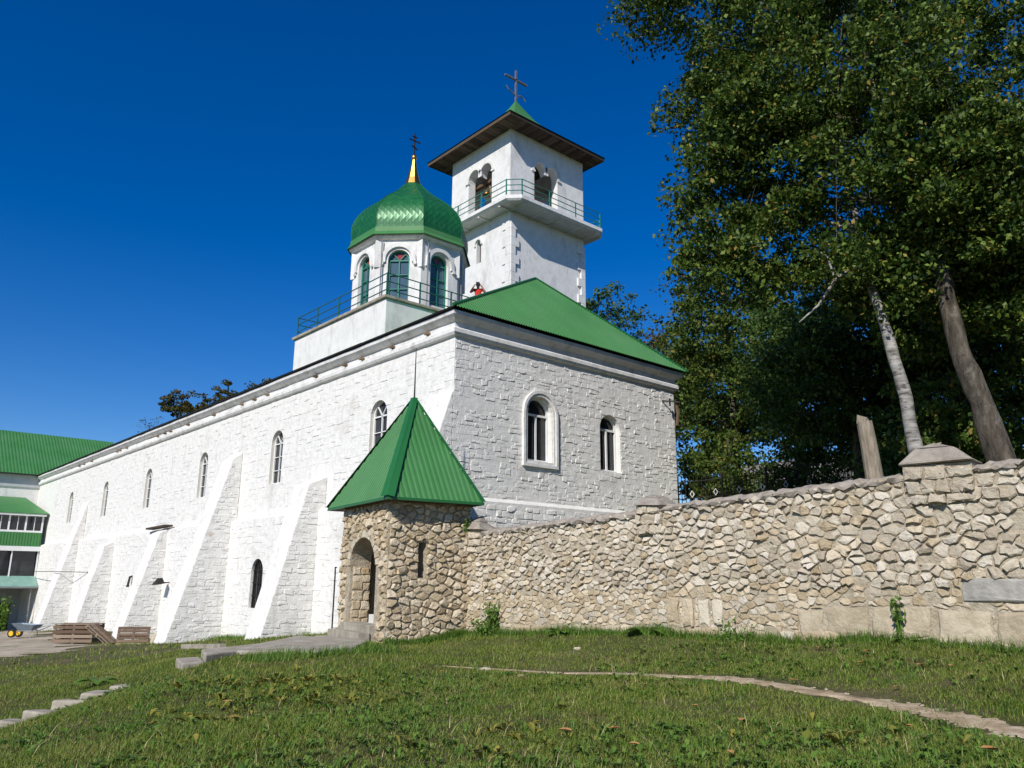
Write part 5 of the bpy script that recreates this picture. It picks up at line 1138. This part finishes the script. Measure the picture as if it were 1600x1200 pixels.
P, dp = lawn_points(330000, 11, 26, 1.0, 1); hp = (.042+.05*patch(P, .8, 1.1, 1.2)**2)*np.clip(.45+dp*1.2, .45, 1); gB = blades(P, hp, .008, .7, 1)
P, dp = lawn_points(150000, 12.5, 21, 1.0); hp = (.04+.05*patch(P, 1.4, 2.1, .6)**2)*np.clip(.45+dp*1.2, .45, 1); gB = np.concatenate([gB, blades(P, hp, .007, .8, 1)])
P, dp = lawn_points(60000, 24, 62, .8); gC = blades(P, np.full(len(P), .10), .018, .7, 1)
tag(rawmesh('far_grass', np.concatenate([gB, gC]), 3, 'grass'), 'grass of the lawn and bank farther back', 'grass', kind='stuff')
tc = lawn_points(520, 5.5, 15, 1.0)[0]; tc = tc[patch(tc, 1.1, 1.7, 2.6) > .35]; TP = np.concatenate([c+R_.normal(size=(26, 2))*R_.uniform(.03, .12) for c in tc])
tag(rawmesh('grass_tussocks', blades(TP, .11, .005, 1.0, 2), 4, 'weed'), 'taller darker grass tussocks in the lawn', 'grass', kind='stuff')
tc = lawn_points(900, 5.5, 16, 1.0)[0]; tag(rawmesh('dry_stems', blades(tc, .16, .0035, 1.6, 2), 4, 'straw'), 'dry straw coloured grass stems in the lawn', 'grass', kind='stuff')
# longer grass along the foot of the walls
Q = []
for i in range(9000):
    u = R_.uniform(.3, WLEN); p = frW(u, -abs(R_.normal())*.10-.05, 0); Q.append((p.x, p.y))
for i in range(3500): u = R_.uniform(-.05, 2.2); p = frB(u, -abs(R_.normal())*.10-.06, 0); Q.append((p.x, p.y))
for i in range(6000): Q.append((-.35-abs(R_.normal())*.35, R_.uniform(1.5, 20)))
for i in range(2000): Q.append((R_.uniform(-7.6, -4.6), R_.uniform(-4.6, -3.2)))
Q = np.array(Q); Q = Q[~in_poly(Q, LP) & ~in_poly(Q, STEPP)]; gD = blades(Q, .13+.10*patch(Q, 2.2, 3.1, .2), .008, .7, 1)
tag(rawmesh('wall_foot_grass', gD, 3, 'weed'), 'taller grass along the foot of the walls', 'grass', kind='stuff')
# low broad-leaved weeds in the lawn
def rosettes(P, size, up=.5):
    out = []
    for (x, y) in P:
        z = H(x, y); s = size*R_.uniform(.6, 1.4); k = R_.integers(4, 9)
        for i in range(k):
            a = R_.uniform(0, 6.28); l = s*R_.uniform(.6, 1.2); w = l*R_.uniform(.14, .24); e = R_.uniform(.25, 1.1)*up; dx, dy = math.cos(a), math.sin(a); sx, sy = -dy*w, dx*w
            p1 = (x+dx*l*.5, y+dy*l*.5, z+l*.5*e+.03); tip = (x+dx*l, y+dy*l, z+l*.62*e+.02)
            out += [(x, y, z+.01), (p1[0]+sx, p1[1]+sy, p1[2]), tip, (p1[0]-sx, p1[1]-sy, p1[2])]
    return np.array(out)
P, _ = lawn_points(5200, 5.2, 16, 1.0); P = P[patch(P, .7, .9, 2.0)+patch(P, 3.1, 2.2, .3)*.4 > .58]; tag(rawmesh('lawn_weeds', rosettes(P, .075, .9), 4, 'weed'), 'low broad-leaved weeds scattered in the lawn', 'weeds', kind='stuff')
yc = [(-8.5,-7.47), (-9.6,-8.58), (-8.65,-9.08), (-8.9,-7.0), (-7.9,-7.9), (-9.2,-6.6), (-10.4,-9.9), (-8.0,-7.1), (-8.3,-8.2), (-10.55,-9.1), (-9.35,-13.2), (-8.45,-13.2), (-6.2,-15.2)]
P = np.concatenate([np.array(c)+R_.normal(size=(15, 2))*(.5, .5) for c in yc]); tag(rawmesh('yellow_weeds', rosettes(P, .115, 1.0), 4, 'yellow_weed'), 'yellowing leafy weeds on the crest of the bank', 'weeds', kind='stuff')
# plants one can pick out
def plant(name, label, x, y, z, h_, spread, n, leaf, lm='weed', cat='plant', n_st=5):
    t = thing(name, (x, y, z), label, cat, 'plants at the foot of the walls'); m_ = MB(); C_ = []
    for i in range(n_st):
        a = R_.uniform(0, 6.28); q = Vector((x+math.cos(a)*spread*R_.uniform(.2, 1), y+math.sin(a)*spread*R_.uniform(.2, 1), z+h_*R_.uniform(.6, 1))); b = Vector((x, y, z-.02))
        m_.tube([b, b.lerp(q, .5)+Vector((0, 0, .08*h_)), q], [.012, .009, .003], 5); C_ += [tuple(b.lerp(q, R_.uniform(.1, 1))+Vector(R_.normal(size=3)*spread*.22)) for _ in range(n//n_st)]
    m_.build('stem', 'weed', t); C_ = np.array(C_); rawmesh('foliage', leaves(C_, leaf*R_.uniform(.6, 1.4, len(C_)), R_), 4, lm, t)
def bigleaf(name, label, x, y, n, l):
    z = H(x, y); t = thing(name, (x, y, z), label, 'plant', 'plants at the foot of the walls')
    for i in range(n):
        a = R_.uniform(0, 6.28); e = R_.uniform(.5, .95); d = Vector((math.cos(a)*(1-e*.5), math.sin(a)*(1-e*.5), e)); c = Vector((x, y, z))+d*l*.45; s = Vector((-math.sin(a), math.cos(a), 0)); m_ = MB()
        P_ = [(0, 0), (.25, .30), (.55, .34), (.85, .2), (1, 0)]; g_ = Vector((math.cos(a), math.sin(a), -.15)); V_ = []
        for (u, w) in P_: q = c+g_*l*u+Vector((0, 0, l*.12*math.sin(u*3))); V_ += [q-s*w*l+Vector((0, 0, w*l*.25)), q, q+s*w*l+Vector((0, 0, w*l*.25))]
        m_.add(V_, [(3*k, 3*k+1, 3*k+4, 3*k+3) for k in range(4)]+[(3*k+1, 3*k+2, 3*k+5, 3*k+4) for k in range(4)]); m_.build('leaf', 'weed', t, smooth=True)
        m_ = MB(); m_.tube([(x, y, z-.02), c], [.014, .008], 5); m_.build('stalk', 'weed', t)
q = frW(1.55, -.16, 0); plant('wall_shrub', 'bushy weed climbing the stone wall beside the gatehouse', q.x, q.y, .35, .95, .26, 420, .075, n_st=8)
q = frW(1.35, -.3, 0); plant('wall_shrub', 'low dark weed clump at the wall foot beside the gatehouse', q.x, q.y, H(q.x, q.y), .4, .35, 300, .08, n_st=8)
q = frW(wu(-13.25), -.14, 0); plant('sapling', 'thin green sapling growing against the squared blocks of the wall', q.x, q.y, H(q.x, q.y), .85, .14, 60, .12, n_st=3)
q = frW(wu(-13.35), -.25, 0); bigleaf('broad_weed', 'broad bright leaves under the thin sapling at the wall', q.x, q.y, 4, .2)
q = frW(wu(-8.45), -.22, 0); bigleaf('burdock', 'large burdock leaves at the foot of the wall below the middle pier', q.x, q.y, 6, .34)
q = frW(wu(-6.2), -.22, 0); bigleaf('burdock', 'smaller burdock plant at the wall foot halfway to the gatehouse', q.x, q.y, 7, .26)
q = frW(wu(-10.4), -.2, 0); plant('low_shrub', 'low dark green weeds at the wall foot right of the burdock', q.x, q.y, H(q.x, q.y), .25, .4, 200, .06, n_st=7)
q = frB(2.05, -.1, 2.85); plant('wall_fern', 'small green fern sprouting from the gatehouse corner under the eave', q.x, q.y, 2.85, .3, .14, 60, .07, n_st=4)
bigleaf('bank_plant', 'large leaved weed on the shaded bank left of the steps', -9.3, -.2, 7, .36)
plant('porch_climber', 'leafy climbing plant at the porch of the verandah house', -2.35, 50.2, H(-2.35, 50.2), 2.6, .5, 260, .22, n_st=8)
# fallen leaves
for i, (x, y) in enumerate([(-3.89,-13.07), (-6.07,-13.01), (-6.54,-13.95), (-3.6,-14.34), (-1.58,-12.19), (-8.37,-15.03), (-1.74,-13.11), (-8.48,-14.09), (-8.45,-13.18), (-2.5,-13.37), (-7.97,-13.4), (-6.93,-16.54), (-5.54,-15.29), (-5.92,-7.72), (-9.98,-8.55), (-10.44,-9.87), (-2.44,-14.19), (-2.27,-14.52), (-2.38,-5.92)]):
    z = H(x, y)+.06; s = rng.uniform(.05, .085); a = rng.uniform(0, 6.28); m_ = MB(); V_ = []
    for (u, w, dz) in ((-1, 0, 0), (-.3, .62, .25), (.4, .5, .2), (1, 0, .1), (.4, -.5, .25), (-.3, -.62, .2), (0, 0, .0)): V_.append((x+s*(u*math.cos(a)-w*math.sin(a)), y+s*(u*math.sin(a)+w*math.cos(a)), z+s*dz))
    m_.add(V_, [(0,1,6), (1,2,6), (2,3,6), (3,4,6), (4,5,6), (5,0,6)]); tag(m_.build('fallen_leaf', 'dry_leaf'), 'small dry orange leaf lying on the lawn', 'leaf', 'dry leaves fallen on the lawn')
# pale stones in the worn path
def pebble(x, y, s, R):
    z = H(x, y); n = 7; v = []
    for k, (rr, dz) in enumerate(((1, -.2), (.95, .25), (.55, .5))):
        for i in range(n): t_ = 6.283*i/n; q = rr*R.uniform(.75, 1.2); v.append((x+s*q*math.cos(t_), y+s*q*.75*math.sin(t_), z+s*dz*R.uniform(.5, .8)))
    v.append((x, y, z+s*.36)); f = [(k*n+i, k*n+(i+1) % n, (k+1)*n+(i+1) % n, (k+1)*n+i) for k in range(2) for i in range(n)]+[(2*n+i, 2*n+(i+1) % n, 3*n) for i in range(n)]; return v, f
m_ = MB(); R = random.Random(9)
for (q, w) in path_s[20:]:
    for _ in range(2): s = R.choice((R.uniform(.008, .02), R.uniform(.01, .02), R.uniform(.02, .038))); m_.add(*pebble(q.x+R.uniform(-.5, .5)*w, q.y+R.uniform(-.5, .5)*w, s, R))
tag(m_.build('path_gravel', 'pale_stone'), 'pale pebbles showing in the worn dirt path', 'gravel', kind='stuff')
for (x, y, s, lb) in ((-5.0,-7.75,.13,'flat pale rock at the start of the dirt path'), (-2.5,-7.6,.11,'pale flat stone in the grass below the wall'), (-5.2,-8.9,.08,'small pale stone in the dry grass patch')):
    m_ = MB(); m_.add(*pebble(x, y, s, R)); tag(m_.build('lawn_rock', 'pale_stone'), lb, 'rock')
